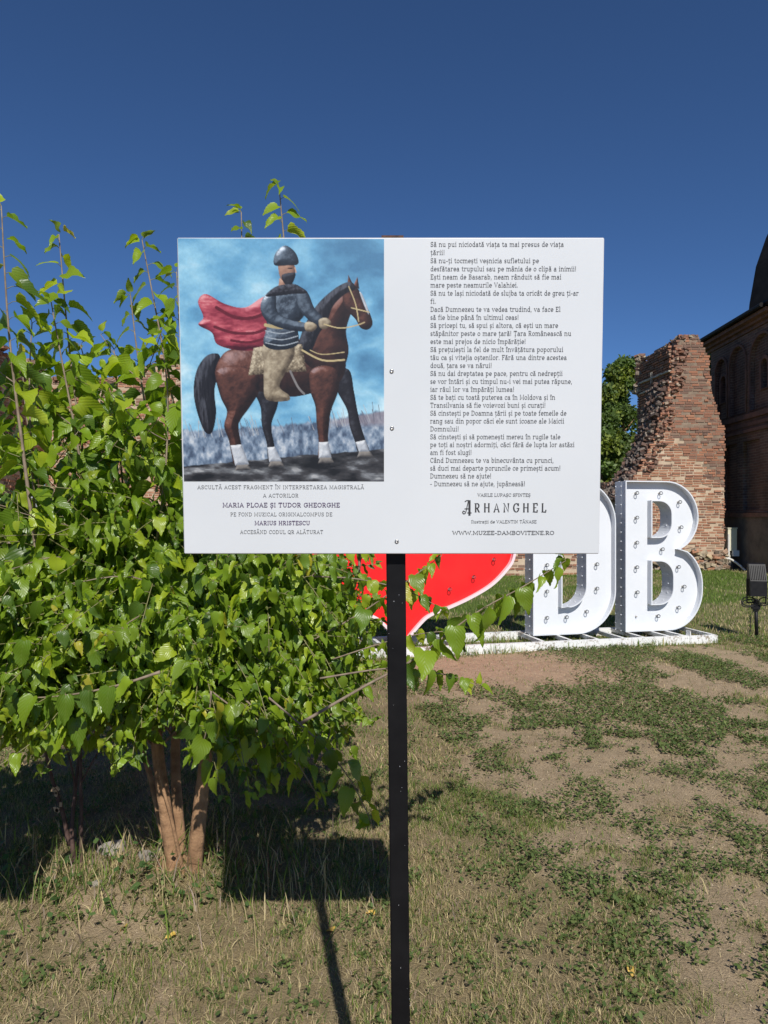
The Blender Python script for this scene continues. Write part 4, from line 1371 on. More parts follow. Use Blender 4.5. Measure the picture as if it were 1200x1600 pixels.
# the far legs, tail, trunk, neck, head and near legs of an ordinary walking horse
solid([(420, 880), (540, 880), (535, 980), (503, 1080), (515, 1180), (530, 1240), (556, 1277), (488, 1280), (478, 1180), (455, 1085), (450, 990)], DARK, 34)
solid([(800, 800), (890, 790), (915, 900), (930, 990), (948, 1080), (972, 1160), (990, 1222), (938, 1228), (918, 1165), (893, 1085), (880, 1000), (830, 900)], DARK, 30)
solid([(250, 715), (190, 718), (138, 790), (118, 900), (132, 1010), (168, 1115), (206, 1120), (228, 1020), (222, 900), (248, 800)], DARK, 60, tex=.45, tscale=70, tsx=3, tsy=.5)
solid([(236, 770), (280, 700), (370, 672), (470, 672), (560, 676), (660, 640), (760, 640), (862, 720), (872, 800), (828, 872), (740, 905), (600, 934), (440, 905), (350, 915), (262, 885), (228, 830)], COAT, 150, shine=.10)
solid([(632, 690), (668, 590), (735, 480), (810, 405), (885, 350), (925, 420), (905, 490), (878, 590), (890, 700), (850, 800), (760, 810), (690, 770)], COAT, 110, tscale=90, shine=.06)
solid([(876, 352), (925, 356), (962, 420), (1000, 510), (1008, 556), (986, 582), (950, 574), (925, 530), (890, 490), (862, 440)], COAT, 50, shine=.10)
solid([(884, 362), (890, 300), (915, 352)], COAT, 14, smooth=False)
solid([(912, 362), (935, 308), (944, 372)], COAT, 14, smooth=False)
solid([(640, 690), (668, 575), (735, 455), (830, 365), (900, 335), (925, 372), (872, 400), (815, 460), (785, 540), (742, 610), (700, 700)], DARK, 45, tex=.5, tscale=60, tsx=2.4, tsy=.8)
solid([(945, 392), (958, 400), (985, 470), (990, 505), (972, 470)], WHITE, 12)
solid([(232, 800), (330, 770), (438, 810), (445, 900), (398, 985), (352, 1050), (338, 1092), (350, 1180), (358, 1235), (388, 1292), (318, 1297), (300, 1232), (288, 1160), (266, 1088), (282, 1010), (250, 930)], COAT, 70, shine=.12)
solid([(700, 800), (770, 770), (838, 800), (838, 900), (803, 1000), (792, 1070), (786, 1170), (802, 1257), (738, 1260), (738, 1170), (728, 1070), (722, 980), (698, 900)], COAT, 48, shine=.12)
for q in ([(296, 1190), (352, 1184), (388, 1290), (318, 1295)], [(738, 1172), (787, 1170), (802, 1255), (738, 1258)], [(480, 1200), (518, 1196), (553, 1274), (489, 1277)], [(922, 1172), (972, 1160), (990, 1220), (940, 1226)]): solid(q, WHITE, 22, smooth=False)
for cx, cy in ((355, 1308), (772, 1270), (522, 1290), (968, 1238)): solid([(cx - 38, cy + 14), (cx - 28, cy - 16), (cx + 28, cy - 18), (cx + 42, cy + 10)], [(0, (.02, .02, .025)), (1, (.25, .23, .21))], 14, smooth=False)
# rider sitting upright with both hands at the reins, cloak blowing back
solid([(560, 395), (470, 415), (380, 470), (280, 450), (190, 400), (150, 440), (175, 520), (150, 560), (215, 600), (240, 660), (330, 690), (430, 690), (520, 660), (585, 520)], RED, 46, tex=.55, tscale=130, tsx=.7, tsy=1.8, seed=23, shine=.05)
stroke([(520, 470), (430, 520), (330, 520), (240, 470)], 9, (.10, .008, .016)); stroke([(520, 560), (430, 600), (320, 600), (230, 570)], 8, (.10, .008, .016)); stroke([(500, 620), (400, 650), (310, 640)], 7, (.10, .008, .016))
solid([(420, 680), (540, 655), (660, 660), (680, 800), (560, 806), (392, 822)], TAN, 30, tex=.5, tscale=22, smooth=False)
solid([(490, 640), (600, 630), (622, 710), (580, 800), (545, 880), (592, 925), (585, 955), (480, 948), (468, 860), (470, 760), (462, 690)], TAN, 42, tex=.3)
solid([(492, 400), (560, 350), (640, 352), (682, 410), (676, 500), (640, 560), (640, 660), (545, 690), (470, 660), (488, 560), (466, 470)], STEEL, 75, tex=.22, tscale=40, shine=.25)
for yy in (590, 622, 652): stroke([(480, yy), (560, yy + 14), (640, yy - 6)], 2.5, (.30, .34, .38))
stroke([(480, 560), (560, 572), (650, 548)], 9, (.36, .29, .15))
solid([(640, 372), (690, 392), (722, 470), (770, 530), (752, 570), (690, 530), (640, 460)], STEEL, 30, shine=.3)
solid([(745, 532), (782, 522), (805, 548), (780, 578), (748, 572)], TAN, 20)
solid([(485, 400), (532, 400), (540, 490), (610, 535), (690, 552), (684, 590), (590, 585), (492, 545), (456, 470)], STEEL, 34, shine=.35)
solid([(676, 548), (712, 545), (735, 566), (712, 592), (678, 588)], TAN, 18)
solid([(552, 318), (610, 318), (616, 370), (545, 372)], SKIN, 26, smooth=False)
solid([(552, 232), (612, 228), (630, 268), (624, 318), (594, 344), (560, 322), (548, 275)], SKIN, 34)
solid([(566, 300), (628, 290), (622, 332), (598, 362), (572, 338)], DARK, 20)
stroke([(596, 268), (616, 266)], 3, (.03, .015, .012)); stroke([(628, 262), (634, 288)], 3, (.45, .28, .2))
solid([(528, 250), (534, 190), (582, 150), (632, 186), (645, 244), (590, 252)], STEEL, 45, shine=.3)
solid([(482, 410), (540, 358), (630, 352), (690, 392), (620, 398), (550, 408)], DARK, 24, tex=.4, tscale=18)
for pts, w in (([(770, 555), (850, 575), (930, 560), (968, 545)], 3.2), ([(892, 360), (925, 450), (940, 540)], 3.2), ([(905, 470), (992, 492)], 3.2), ([(660, 690), (760, 742), (868, 740)], 5), ([(700, 690), (760, 712), (868, 700)], 2.5)): stroke(pts, w, (.42, .34, .18))
stroke([(600, 800), (636, 880), (668, 918)], 6, (.17, .16, .16))
CAN[:] = np.clip(CAN * (.92 + .16 * nz(9, seed=30, octv=2))[..., None], 0, 1)
cor = [ppt_ for ppt_ in (pxy(270 + 28 / 3.53, 360 + 44 / 3.53), pxy(270 + 1165 / 3.53, 360 + 48 / 3.53), pxy(270 + 1165 / 3.53, 360 + 1384 / 3.53), pxy(270 + 62 / 3.53, 360 + 1384 / 3.53))]
gxy = [(cor[0][k] * (1 - pu) + cor[1][k] * pu) * (1 - pv) + (cor[3][k] * (1 - pu) + cor[2][k] * pu) * pv for k in (0, 1)]
PVt = np.stack([gxy[0].ravel(), gxy[1].ravel(), np.zeros(PW * PH)], 1)
ii = np.arange(PW * PH).reshape(PH, PW)
PF = np.stack([ii[:-1, :-1].ravel(), ii[1:, :-1].ravel(), ii[1:, 1:].ravel(), ii[:-1, 1:].ravel()], 1)
pm, pnt, pb = new_mat('printed_picture')
pat = N(pnt, 'ShaderNodeVertexColor', layer_name='tint'); pnt.links.new(pat.outputs[0], pb.inputs['Base Color']); pb.inputs['Roughness'].default_value = .36
pic = link('picture', np_mesh('picture', PVt, PF, tint=CAN.reshape(-1, 3), smooth=False), pm)
sput(pic, .0004)

# ---- lettering: a small slab-serif alphabet drawn with strokes
G = {
'a': (5.3, 'A 2.3 1.5 1.7 1.35 0 360;L 3.9 3.4 3.9 .3 4.9 .3;A 2.5 3.3 1.4 1.5 0 160'),
'b': (5.6, 'L 1.2 .2 1.2 7.1;A 3.0 2.5 1.8 2.2 0 360;S .8 7.1 .6'),
'c': (4.9, 'A 2.7 2.5 2 2.2 40 320;L 4.3 3.4 4.3 4.8'),
'd': (5.7, 'L 4.4 .3 4.4 7.1;A 2.6 2.5 1.8 2.2 0 360;S 3.9 7.1 .6;S 4.9 .3 .5'),
'e': (5.2, 'A 2.7 2.5 2 2.2 0 315;L .8 2.5 4.7 2.5'),
'f': (3.7, 'L 1.6 .2 1.6 5.6;A 2.8 5.7 1.2 1.4 50 180;L .3 4.7 3.1 4.7;S 1.6 .3 1.1'),
'g': (5.4, 'A 2.5 2.6 1.8 2.1 0 360;L 4.3 4.7 4.3 -.6;A 2.5 -.7 1.8 1.4 190 360;S 4.8 4.7 .5'),
'h': (6.2, 'L 1.3 .2 1.3 7.1;A 3.1 3 1.8 1.7 0 180;L 4.9 .2 4.9 3;S .8 7.1 .6;S 1.3 .3 1.05;S 4.9 .3 1.05'),
'i': (2.8, 'L 1.5 .2 1.5 4.7;S .9 4.7 .7;S 1.5 .3 1.1;L 1.5 6.2 1.5 7.1'),
'j': (2.8, 'L 1.7 4.7 1.7 -1;A .6 -1 1.1 1.1 270 360;S 1.1 4.7 .7;L 1.6 6.2 1.6 7.1'),
'l': (2.8, 'L 1.5 .2 1.5 7.1;S .9 7.1 .7;S 1.5 .3 1.1'),
'm': (8.9, 'L 1.3 .2 1.3 4.7;A 2.9 3.1 1.6 1.6 0 180;L 4.5 .2 4.5 3.1;A 6.1 3.1 1.6 1.6 0 180;L 7.7 .2 7.7 3.1;S .8 4.7 .6;S 1.3 .3 .95;S 4.5 .3 .95;S 7.7 .3 .95'),
'n': (6.2, 'L 1.3 .2 1.3 4.7;A 3.1 3 1.8 1.7 0 180;L 4.9 .2 4.9 3;S .8 4.7 .6;S 1.3 .3 1.05;S 4.9 .3 1.05'),
'o': (5.4, 'A 2.7 2.5 2.05 2.2 0 360'),
'p': (5.8, 'L 1.3 -2 1.3 4.7;A 3.1 2.5 1.8 2.2 0 360;S .8 4.7 .6;S 1.3 -2 1.05'),
'r': (4.5, 'L 1.4 .2 1.4 4.7;A 3.2 3 1.8 1.7 50 180;S .9 4.7 .7;S 1.4 .3 1.1'),
's': (4.4, 'A 2.2 3.55 1.35 1.15 30 270;A 2.2 1.4 1.45 1.1 -160 90'),
't': (3.8, 'L 1.6 1.3 1.6 6.3;A 2.8 1.4 1.2 1.1 180 310;L .3 4.7 3.2 4.7'),
'u': (6.0, 'L 1.3 4.7 1.3 2;A 2.9 2 1.6 1.7 180 360;L 4.5 .3 4.5 4.7;S .8 4.7 .6;S 4.0 4.7 .6;S 5 .3 .6'),
'v': (5.5, 'L .8 4.7 2.7 .3 4.6 4.7;S .9 4.7 .9;S 4.6 4.7 .9'),
'z': (4.8, 'L .7 3.6 .7 4.7 3.9 4.7 .8 .3 4.2 .3 4.2 1.4'),
'A': (6.8, 'L .9 .3 3.3 6.8 5.8 .3;L 1.7 2.3 4.9 2.3;S .9 .3 .9;S 5.8 .3 .9'),
'B': (6.0, 'L 1.4 .3 1.4 6.7;L .5 6.7 3 6.7;A 3 5.2 1.7 1.5 -90 90;L 1.4 3.7 3.1 3.7;A 3.1 2 1.9 1.7 -90 90;L .5 .3 3.1 .3'),
'C': (6.4, 'A 3.5 3.5 2.7 3.2 45 315;L 5.5 4.8 5.5 6.7'),
'D': (6.8, 'L 1.5 .3 1.5 6.7;L .5 6.7 3 6.7;A 3 3.5 2.9 3.2 -90 90;L .5 .3 3 .3'),
'E': (5.8, 'L 1.5 .3 1.5 6.7;L .5 6.7 5 6.7 5 5.4;L 1.5 3.6 3.9 3.6;L .5 .3 5.1 .3 5.1 1.7'),
'F': (5.5, 'L 1.5 .3 1.5 6.7;L .5 6.7 5 6.7 5 5.4;L 1.5 3.5 3.9 3.5;S 1.5 .3 1'),
'G': (6.8, 'A 3.5 3.5 2.7 3.2 45 350;L 4.1 3.1 6.6 3.1;L 5.6 5 5.6 6.7'),
'H': (7.2, 'L 1.5 .3 1.5 6.7;L 5.7 .3 5.7 6.7;L 1.5 3.6 5.7 3.6;S 1.5 .3 1;S 5.7 .3 1;S 1.5 6.7 1;S 5.7 6.7 1'),
'I': (3.0, 'L 1.5 .3 1.5 6.7;S 1.5 .3 1;S 1.5 6.7 1'),
'L': (5.5, 'L 1.5 .3 1.5 6.7;L .5 .3 5 .3 5 1.8;S 1.5 6.7 1'),
'M': (8.2, 'L 1.3 .3 1.5 6.7 4.1 1.2 6.7 6.7 6.9 .3;S 1.2 .3 .9;S 6.9 .3 .9;S 1.2 6.7 .7;S 7 6.7 .7'),
'N': (7.2, 'L 1.4 .3 1.4 6.7 5.7 .3 5.7 6.7;S 1.4 .3 1;S 5.7 6.7 1;S 1 6.7 .7'),
'O': (6.9, 'A 3.45 3.5 2.8 3.2 0 360'),
'P': (5.8, 'L 1.5 .3 1.5 6.7;L .5 6.7 3 6.7;A 3 4.9 2 1.8 -90 90;L 1.5 3.1 3 3.1;S 1.5 .3 1'),
'Q': (6.9, 'A 3.45 3.5 2.8 3.2 0 360;L 3.3 1.9 6 -.6'),
'R': (6.4, 'L 1.5 .3 1.5 6.7;L .5 6.7 3 6.7;A 3 5 1.9 1.7 -90 90;L 1.5 3.3 3 3.3 5 .3;S 1.5 .3 1;S 5.3 .3 .8'),
'S': (5.4, 'A 2.7 5.1 1.8 1.6 20 270;A 2.7 1.9 1.9 1.6 -160 90;L 4.4 5.2 4.4 6.7;L .9 .3 .9 1.8'),
'T': (6.2, 'L 3.1 .3 3.1 6.7;L .6 5.4 .6 6.7 5.6 6.7 5.6 5.4;S 3.1 .3 1.1'),
'U': (7.0, 'L 1.5 6.7 1.5 2.6;A 3.5 2.6 2 2.3 180 360;L 5.5 2.6 5.5 6.7;S 1.5 6.7 1;S 5.5 6.7 1'),
'V': (6.6, 'L .9 6.7 3.3 .3 5.7 6.7;S .9 6.7 .9;S 5.7 6.7 .9'),
'W': (9.4, 'L .9 6.7 2.8 .3 4.7 6 6.6 .3 8.5 6.7;S .9 6.7 .9;S 8.5 6.7 .9'),
'Z': (5.8, 'L .8 5.3 .8 6.7 4.9 6.7 .9 .3 5.2 .3 5.2 1.7'),
'.': (2.2, 'L 1 .1 1 .95'), ',': (2.2, 'L 1.1 .9 .7 -1.2'), '!': (2.6, 'L 1.3 2.2 1.3 7.1;L 1.3 .1 1.3 .95'), '-': (3.6, 'L .6 2.6 3 2.6'), ' ': (3.0, ''),
}
DIA = {'ă': ('a', 'breve'), 'â': ('a', 'circ'), 'î': ('i', 'circ'), 'ș': ('s', 'comma'), 'ț': ('t', 'comma'), 'ş': ('s', 'comma'),
       'Ă': ('A', 'breve'), 'Â': ('A', 'circ'), 'Î': ('I', 'circ'), 'Ș': ('S', 'comma'), 'Ț': ('T', 'comma')}
def glyph(ch):
    """list of polylines for one character"""
    mark = None
    if ch in DIA: ch, mark = DIA[ch]
    adv, d = G[ch]
    lines = []
    for part in d.split(';'):
        q = part.split()
        if not q: continue
        v = [float(t) for t in q[1:]]
        if q[0] == 'L': lines.append([(v[i], v[i + 1]) for i in range(0, len(v), 2)])
        elif q[0] == 'A': lines.append(arc(*v, max(5, int(abs(v[5] - v[4]) / 24))))
        else: lines.append([(v[0] - v[2] * .72, v[1]), (v[0] + v[2] * .72, v[1])])
    up = ch.isupper(); mx = adv / 2
    if mark and ch == 'i': lines = lines[:-1]; mx = 1.5
    if mark == 'breve': lines.append(arc(mx, 9.4 if up else 7.2, 1.3, 1.2, 195, 345, 6))
    if mark == 'circ': y = 8.0 if up else 5.9; lines.append([(mx - 1.3, y), (mx, y + 1.4), (mx + 1.3, y)])
    if mark == 'comma': lines.append([(mx, -.8), (mx - .4, -2.4)])
    return adv, lines
def strokes_to(mb, lines, ox, oy, sx, sy, w, z0, wv=None):
    for k, ln in enumerate(lines):
        P_ = [Vector((ox + x * sx, oy + y * sy)) for x, y in ln]
        zz = z0 + k * 2e-6
        L_, R_ = [], []
        m_ = len(P_)
        for i, p in enumerate(P_):
            a = P_[max(i - 1, 0)]; b = P_[min(i + 1, m_ - 1)]
            t = (b - a)
            if t.length < 1e-9: t = Vector((1, 0))
            t.normalize()
            ww = w if wv is None else (w + (wv - w) * abs(t.y))
            if 0 < i < m_ - 1:
                c_ = (P_[i] - a).normalized().dot((b - P_[i]).normalized())
                ww = ww / max(.55, math.sqrt(max(.05, (1 + c_) / 2)))
            nn_ = Vector((-t.y, t.x)) * ww / 2
            ext = t * (w * .35)
            q = p - ext if i == 0 else (p + ext if i == m_ - 1 else p)
            L_.append((q.x + nn_.x, q.y + nn_.y, zz)); R_.append((q.x - nn_.x, q.y - nn_.y, zz))
        mb.add(L_ + R_, [(m_ + i, m_ + i + 1, i + 1, i) for i in range(m_ - 1)])
def text_width(s, track=0.0): return sum((glyph(c)[0] + track) for c in s) - track
def text_line(s, px0, px1, py_base, cap_px, mat, weight=.85, align='fit', track=0.0, name='text_line', wv=None):
    """sets a line of print between two columns of the board; cap_px is the capital height"""
    x0, y0 = pxy(px0, py_base); x1, _ = pxy(px1, py_base); _, yc = pxy(px0, py_base - cap_px)
    sy = (yc - y0) / 7.0
    sx = (x1 - x0) / text_width(s, track)
    mb = MB(); x = x0
    for c in s:
        adv, lines = glyph(c)
        strokes_to(mb, lines, x, y0, sx, sy, weight * sy, 0, None if wv is None else wv * sy)
        x += (adv + track) * sx
    o = mb.build(name, mat); sput(o, .00045, panel)
    return o
ink = mat_flat('dark_grey_ink', (0.045, 0.044, 0.048), .4, var=.2, scale=90)
ink2 = mat_flat('violet_ink', (0.075, 0.045, 0.11), .4, var=.2, scale=90)
LINES = ['Să nu pui niciodată viața ta mai presus de viața', 'țării!', 'Să nu-ți tocmești veșnicia sufletului pe', 'desfătarea trupului sau pe mânia de o clipă a inimii!',
 'Ești neam de Basarab, neam rânduit să fie mai', 'mare peste neamurile Valahiei.', 'Să nu te lași niciodată de slujba ta oricât de greu ți-ar', 'fi.',
 'Dacă Dumnezeu te va vedea trudind, va face El', 'să fie bine până în ultimul ceas!', 'Să pricepi tu, să spui și altora, că ești un mare', 'stăpânitor peste o mare țară! Țara Românească nu',
 'este mai prejos de nicio împărăție!', 'Să prețuiești la fel de mult învățătura poporului', 'tău ca și vitejia oștenilor. Fără una dintre acestea', 'două, țara se va nărui!',
 'Să nu dai dreptatea pe pace, pentru că nedrepții', 'se vor întări și cu timpul nu-i vei mai putea răpune,', 'iar răul lor va împărăți lumea!', 'Să te bați cu toată puterea ca în Moldova și în',
 'Transilvania să fie voievozi buni și curați!', 'Să cinstești pe Doamna țării și pe toate femeile de', 'rang sau din popor căci ele sunt icoane ale Maicii', 'Domnului!',
 'Să cinstești și să pomenești mereu în rugile tale', 'pe toți ai noștri adormiți, căci fără de lupta lor astăzi', 'am fi fost slugi!', 'Când Dumnezeu te va binecuvânta cu prunci,',
 'să duci mai departe poruncile ce primești acum!', 'Dumnezeu să ne ajute!', '- Dumnezeu să ne ajute, jupâneasă!']
ENDS = [880.9, 695, 842, 900.4, 877, 809.5, 904, 681.5, 875.8, 810.5, 872, 892.5, 821.5, 880, 885.5, 768.5, 879, 894, 803.5, 867.5, 852.5, 885, 881.5, 717, 875.5, 897.5, 737, 865, 875.8, 767.7, 820.5]
for k, (t, e) in enumerate(zip(LINES, ENDS)):
    py = 385.6 + 12.76 * k - 0.0098 * k * k
    text_line(t, 672.6 - .02 * k, e, py, 7.6, ink, .64, track=.45)
text_line('ASCULTĂ ACEST FRAGMENT ÎN INTERPRETAREA MAGISTRALĂ', 308.5, 569, 764.2, 5.8, ink, .68, track=.5)
text_line('A ACTORILOR', 411, 466.5, 777.2, 5.8, ink, .68, track=.5)
text_line('MARIA PLOAE ȘI TUDOR GHEORGHE', 347.8, 531.3, 792.6, 6.9, ink2, 1.05, track=.4)
text_line('PE FOND MUZICAL ORIGINALCOMPUS DE', 360, 519.5, 806.6, 5.8, ink, .68, track=.5)
text_line('MARIUS HRISTESCU', 397.8, 484.5, 820.4, 6.4, ink2, 1.05, track=.4)
text_line('ACCESÂND CODUL QR ALĂTURAT', 375.3, 505, 834.2, 5.8, ink, .68, track=.5)
text_line('VASILE LUPAȘC SFINTEȘ', 746, 829, 776.0, 5.0, ink, .75)
text_line('RHANGHEL', 741, 853.5, 800.6, 14.5, ink, .45, track=3.4, wv=1.05)
text_line('Ilustrații de VALENTIN TĂNASE', 736, 838.5, 817.6, 4.8, ink, .7)
text_line('WWW.MUZEE-DAMBOVITENE.RO', 706.5, 866, 835.6, 6.0, ink, .95)
# the tall ornate first letter of the title
mb = MB()
x0, y0 = pxy(722.5, 803.5); _, yc = pxy(722.5, 781.5); sy = (yc - y0) / 7.0
orn = [[(.6, .2), (1.6, .9), (2.7, 5.6), (3.1, 6.9)], [(.6, .2), (.1, .9), (.5, 1.6), (1.1, 1.3)], [(1.2, 2.7), (3.4, 2.7)], [(1.3, 6.3), (2.2, 6.8), (3.6, 6.6)], [(2.6, .7), (4.4, .7)]]
strokes_to(mb, [[tuple(q) for q in spline(l, 5)] for l in orn], x0, y0, sy, sy, .45 * sy, 0)
strokes_to(mb, [[(3.5, 6.6), (3.5, -.3)]], x0, y0, sy, sy, 1.05 * sy, 1e-5)
o = mb.build('title_initial', ink); sput(o, .00045, panel)

# ---- the neighbouring board of the row, beyond the left edge of the view (its shadow falls on the grass)
nb = empty('information_board', (-1.50, foot.y, 0))
tag(nb, 'plain neighbouring information board on a black post, left of the bush', 'sign')
def nput(me, name, mat, dz):
    me.transform(Matrix.Translation((-1.50, 0, 0)) @ SB)
    o = link(name, me, mat, nb); o.matrix_parent_inverse = Matrix.Translation((-1.50, foot.y, 0)).inverted(); return o
nput(fill2d([[(-.375, yb), (.375, yb), (.375, yt), (-.375, yt)]], 'board', .0015), 'board', M['panel_white'], 0)
mb = MB(); mb.box((0, (ztop - foot_drop - .25) / 2, -.022 - hw), (hw * 2, ztop + foot_drop + .25, hw * 2))
o = mb.build('post', M['black_paint']); m_ = o.data; bpy.data.objects.remove(o); nput(m_, 'post', M['black_paint'], 0)
mb = MB(); mb.box((0, 0, -.012), (.05, .3, .018))
o = mb.build('spacer', M['black_paint']); m_ = o.data; bpy.data.objects.remove(o); nput(m_, 'spacer', M['black_paint'], 0)

# ------------------------------------------------------------------ mulberry bush
def leaf_geo(seed):
    """serrated heart-shaped leaf, folded on its midrib: base at 0, tip at +Y, unit length"""
    r = random.Random(seed)
    rows = 12
    fold = r.uniform(.12, .75); curl = r.uniform(.05, .6); wav = r.uniform(.0, .09); side = r.uniform(-.06, .06)
    V, uv = [], []
    for i in range(rows + 1):
        v = i / rows
        w = .355 * (math.sin(math.pi * min(1, (v * .93 + .07)) ** .62)) ** .85 if v < 1 else 0
        w *= (1 - .35 * v ** 3)
        if i == 0: w = .13
        tooth = (.016 if i % 2 else -.012) if 0 < i < rows else 0
        yy = v
        yedge = v - .10 * (1 - v) ** 3 * (1 if i else .6) + (.02 if i % 2 else 0)
        zc = -curl * v * v
        for sx in (-1, 0, 1):
            if sx == 0:
                V.append((side * math.sin(v * 3), yy, zc)); uv.append((0, v))
            else:
                ww = max(0, w + tooth)
                V.append((sx * ww * math.cos(fold) + side * math.sin(v * 3), yedge, zc + ww * math.sin(fold) * 1.0 + wav * math.sin(v * 9 + sx) - .04 * ww)); uv.append((sx * ww / .42, v))
    Fc = []
    for i in range(rows):
        a = i * 3
        for k in (0, 1): Fc.append((a + k, a + k + 1, a + k + 4, a + k + 3))
    return np.array(V), np.array(Fc), np.array(uv)
NLV = 12
LEAFG = [leaf_geo(100 + i) for i in range(NLV)]
LTINT = [(0.152, 0.238, 0.012), (0.195, 0.285, 0.014), (0.100, 0.176, 0.012), (0.265, 0.335, 0.018), (0.136, 0.208, 0.014), (0.062, 0.118, 0.012), (0.36, 0.33, 0.03)]
LTINT = [tuple(q * 1.14 for q in c) for c in LTINT]
LEAF_ME = {}
def leaf_mesh(var, ti):
    if (var, ti) not in LEAF_ME:
        V, Fc, uv = LEAFG[var]
        me = np_mesh('leaf', V, Fc, tint=np.tile(np.array(LTINT[ti]), (len(V), 1)), uv=uv)
        me.materials.append(M['leaf'])
        LEAF_ME[(var, ti)] = me
    return LEAF_ME[(var, ti)]

bush = empty('mulberry_bush', (0, 0, 0))
tag(bush, 'leafy green mulberry bush with several stems growing behind the board', 'bush')
rb = random.Random(21)
LEAVES = []     # position, direction, normal, length, variant, tint
PET = MB()
SUNH = Vector((to_sun.x, to_sun.y, to_sun.z))

def add_leaf(p, out, size, droop, r, up=None):
    """a leaf on a short stalk; out = sideways direction from the twig"""
    qx = 600 + F * p.x / p.y; qy = HZ - F * (p.z - EYE) / p.y
    if qx < 112 and 742 < qy < 858 and r.random() < .62: return       # an open gap low on the left of the crown
    pl = size * r.uniform(.22, .4)
    o = Vector(out).normalized()
    q = p + (o * .8 + Vector((0, 0, .35))) * pl
    if r.random() < .8: PET.tube([p, p + (o * .5 + Vector((0, 0, .32))) * pl, q], [.0016, .0013, .0011], 4, cap=False)
    d = (o * math.cos(droop) + Vector((0, 0, -1)) * math.sin(droop))
    d = (d + Vector((r.gauss(0, .22), r.gauss(0, .22), r.gauss(0, .15)))).normalized()
    # blades turn towards the light
    nrm = (Vector((0, 0, .60)) + SUNH * .45 + o * .30 + Vector((r.gauss(0, .52), r.gauss(0, .52), r.gauss(0, .45))))
    nrm = (nrm - d * nrm.dot(d))
    if nrm.length < .05: nrm = d.orthogonal()
    nrm.normalize()
    LEAVES.append((q, d, nrm, size, r.randrange(NLV), r.choices(range(7), [4, 3.4, 3, 2.2, 3, 2, .16])[0]))

def leafy(path, r, start=.25, step=.045, size=(.075, .125), droop=(.3, 1.0), flat=False):
    """leaves alternately on both sides of a twig"""
    P = [Vector(p) for p in path]
    L = [0]
    for a, b in zip(P, P[1:]): L.append(L[-1] + (b - a).length)
    tot = L[-1]; d = tot * start; side = 1; k = 0
    ph = r.uniform(0, 6.28)
    while d < tot:
        i = max(j for j in range(len(L)) if L[j] <= d); i = min(i, len(P) - 2)
        t = (d - L[i]) / max(1e-6, L[i + 1] - L[i]); p = P[i].lerp(P[i + 1], t)
        tg = (P[i + 1] - P[i]).normalized()
        if abs(tg.z) > .75:      # upright shoot: spiral, mostly to the sides
            a = (0 if side > 0 else math.pi) + r.gauss(0, .75)
            o = Vector((math.cos(a), math.sin(a) * .8, 0))
        else:
            sd = tg.cross(Vector((0, 0, 1))).normalized() * side
            o = sd * .8 + tg * .5 + Vector((0, 0, r.uniform(-.4, .1)))
        age = (tot - d) / tot
        s = r.uniform(*size) * (.62 + .5 * min(1, age * 3.2))
        add_leaf(p, o, s, r.uniform(*droop), r)
        side = -side; d += step * r.uniform(.75, 1.3); k += 1
    add_leaf(P[-1], (P[-1] - P[-2]) + Vector((r.uniform(-.3, .3), 0, .2)), size[0] * .7, .2, r)
    add_leaf(P[-1], (P[-1] - P[-2]) * .3 + Vector((-side, r.uniform(-.6, .2), 0)) * .1, size[0] * .85, .5, r)

def branch(path, r0, r1, name='branch', n=7, mat='twig'):
    P = [Vector(p) for p in spline([tuple(p) for p in path], 5)]
    m_ = len(P)
    mb = MB(); mb.tube(P, [r0 + (r1 - r0) * (i / (m_ - 1)) ** .8 for i in range(m_)], n)
    mb.build(name, M[mat], bush, smooth=True)
    return P

# stems
foot_b = Vector((-.905, 3.05, -.03))
stems = []
for k, (pp, r0, r1) in enumerate((
    ([W(277, 1378, 3.03), W(262, 1290, 3.03), W(248, 1190, 3.05), W(238, 1090, 3.1), W(215, 960, 3.15)], .034, .020),
    ([W(300, 1372, 3.0), W(312, 1270, 3.0), W(322, 1180, 3.02), W(332, 1080, 3.05), W(370, 950, 3.1)], .036, .020),
    ([W(288, 1370, 3.10), W(278, 1270, 3.14), W(274, 1180, 3.18), W(280, 1060, 3.25), W(300, 900, 3.3)], .028, .016),
    ([W(293, 1372, 2.97), W(268, 1280, 2.95), W(250, 1210, 2.96), W(243, 1130, 2.98)], .0085, .006),
    ([W(268, 1365, 3.1), W(225, 1180, 3.2), W(150, 1010, 3.2), W(90, 880, 3.15)], .014, .009))):
    pp[0].z = min(pp[0].z, .0) - .03
    stems.append(branch(pp, r0, r1, 'stem', 9, 'bark'))
mb = MB()
for k in range(7):
    a = k * .9 + .3; p = foot_b + Vector((math.cos(a) * .03, math.sin(a) * .03, .10)); q = foot_b + Vector((math.cos(a) * .11, math.sin(a) * .09, .015))
    mb.tube([p, p.lerp(q, .6) + Vector((0, 0, .015)), q + Vector((0, 0, -.02))], [.026, .02, .007], 6)
mb.build('root_flare', M['bark'], bush, smooth=True)

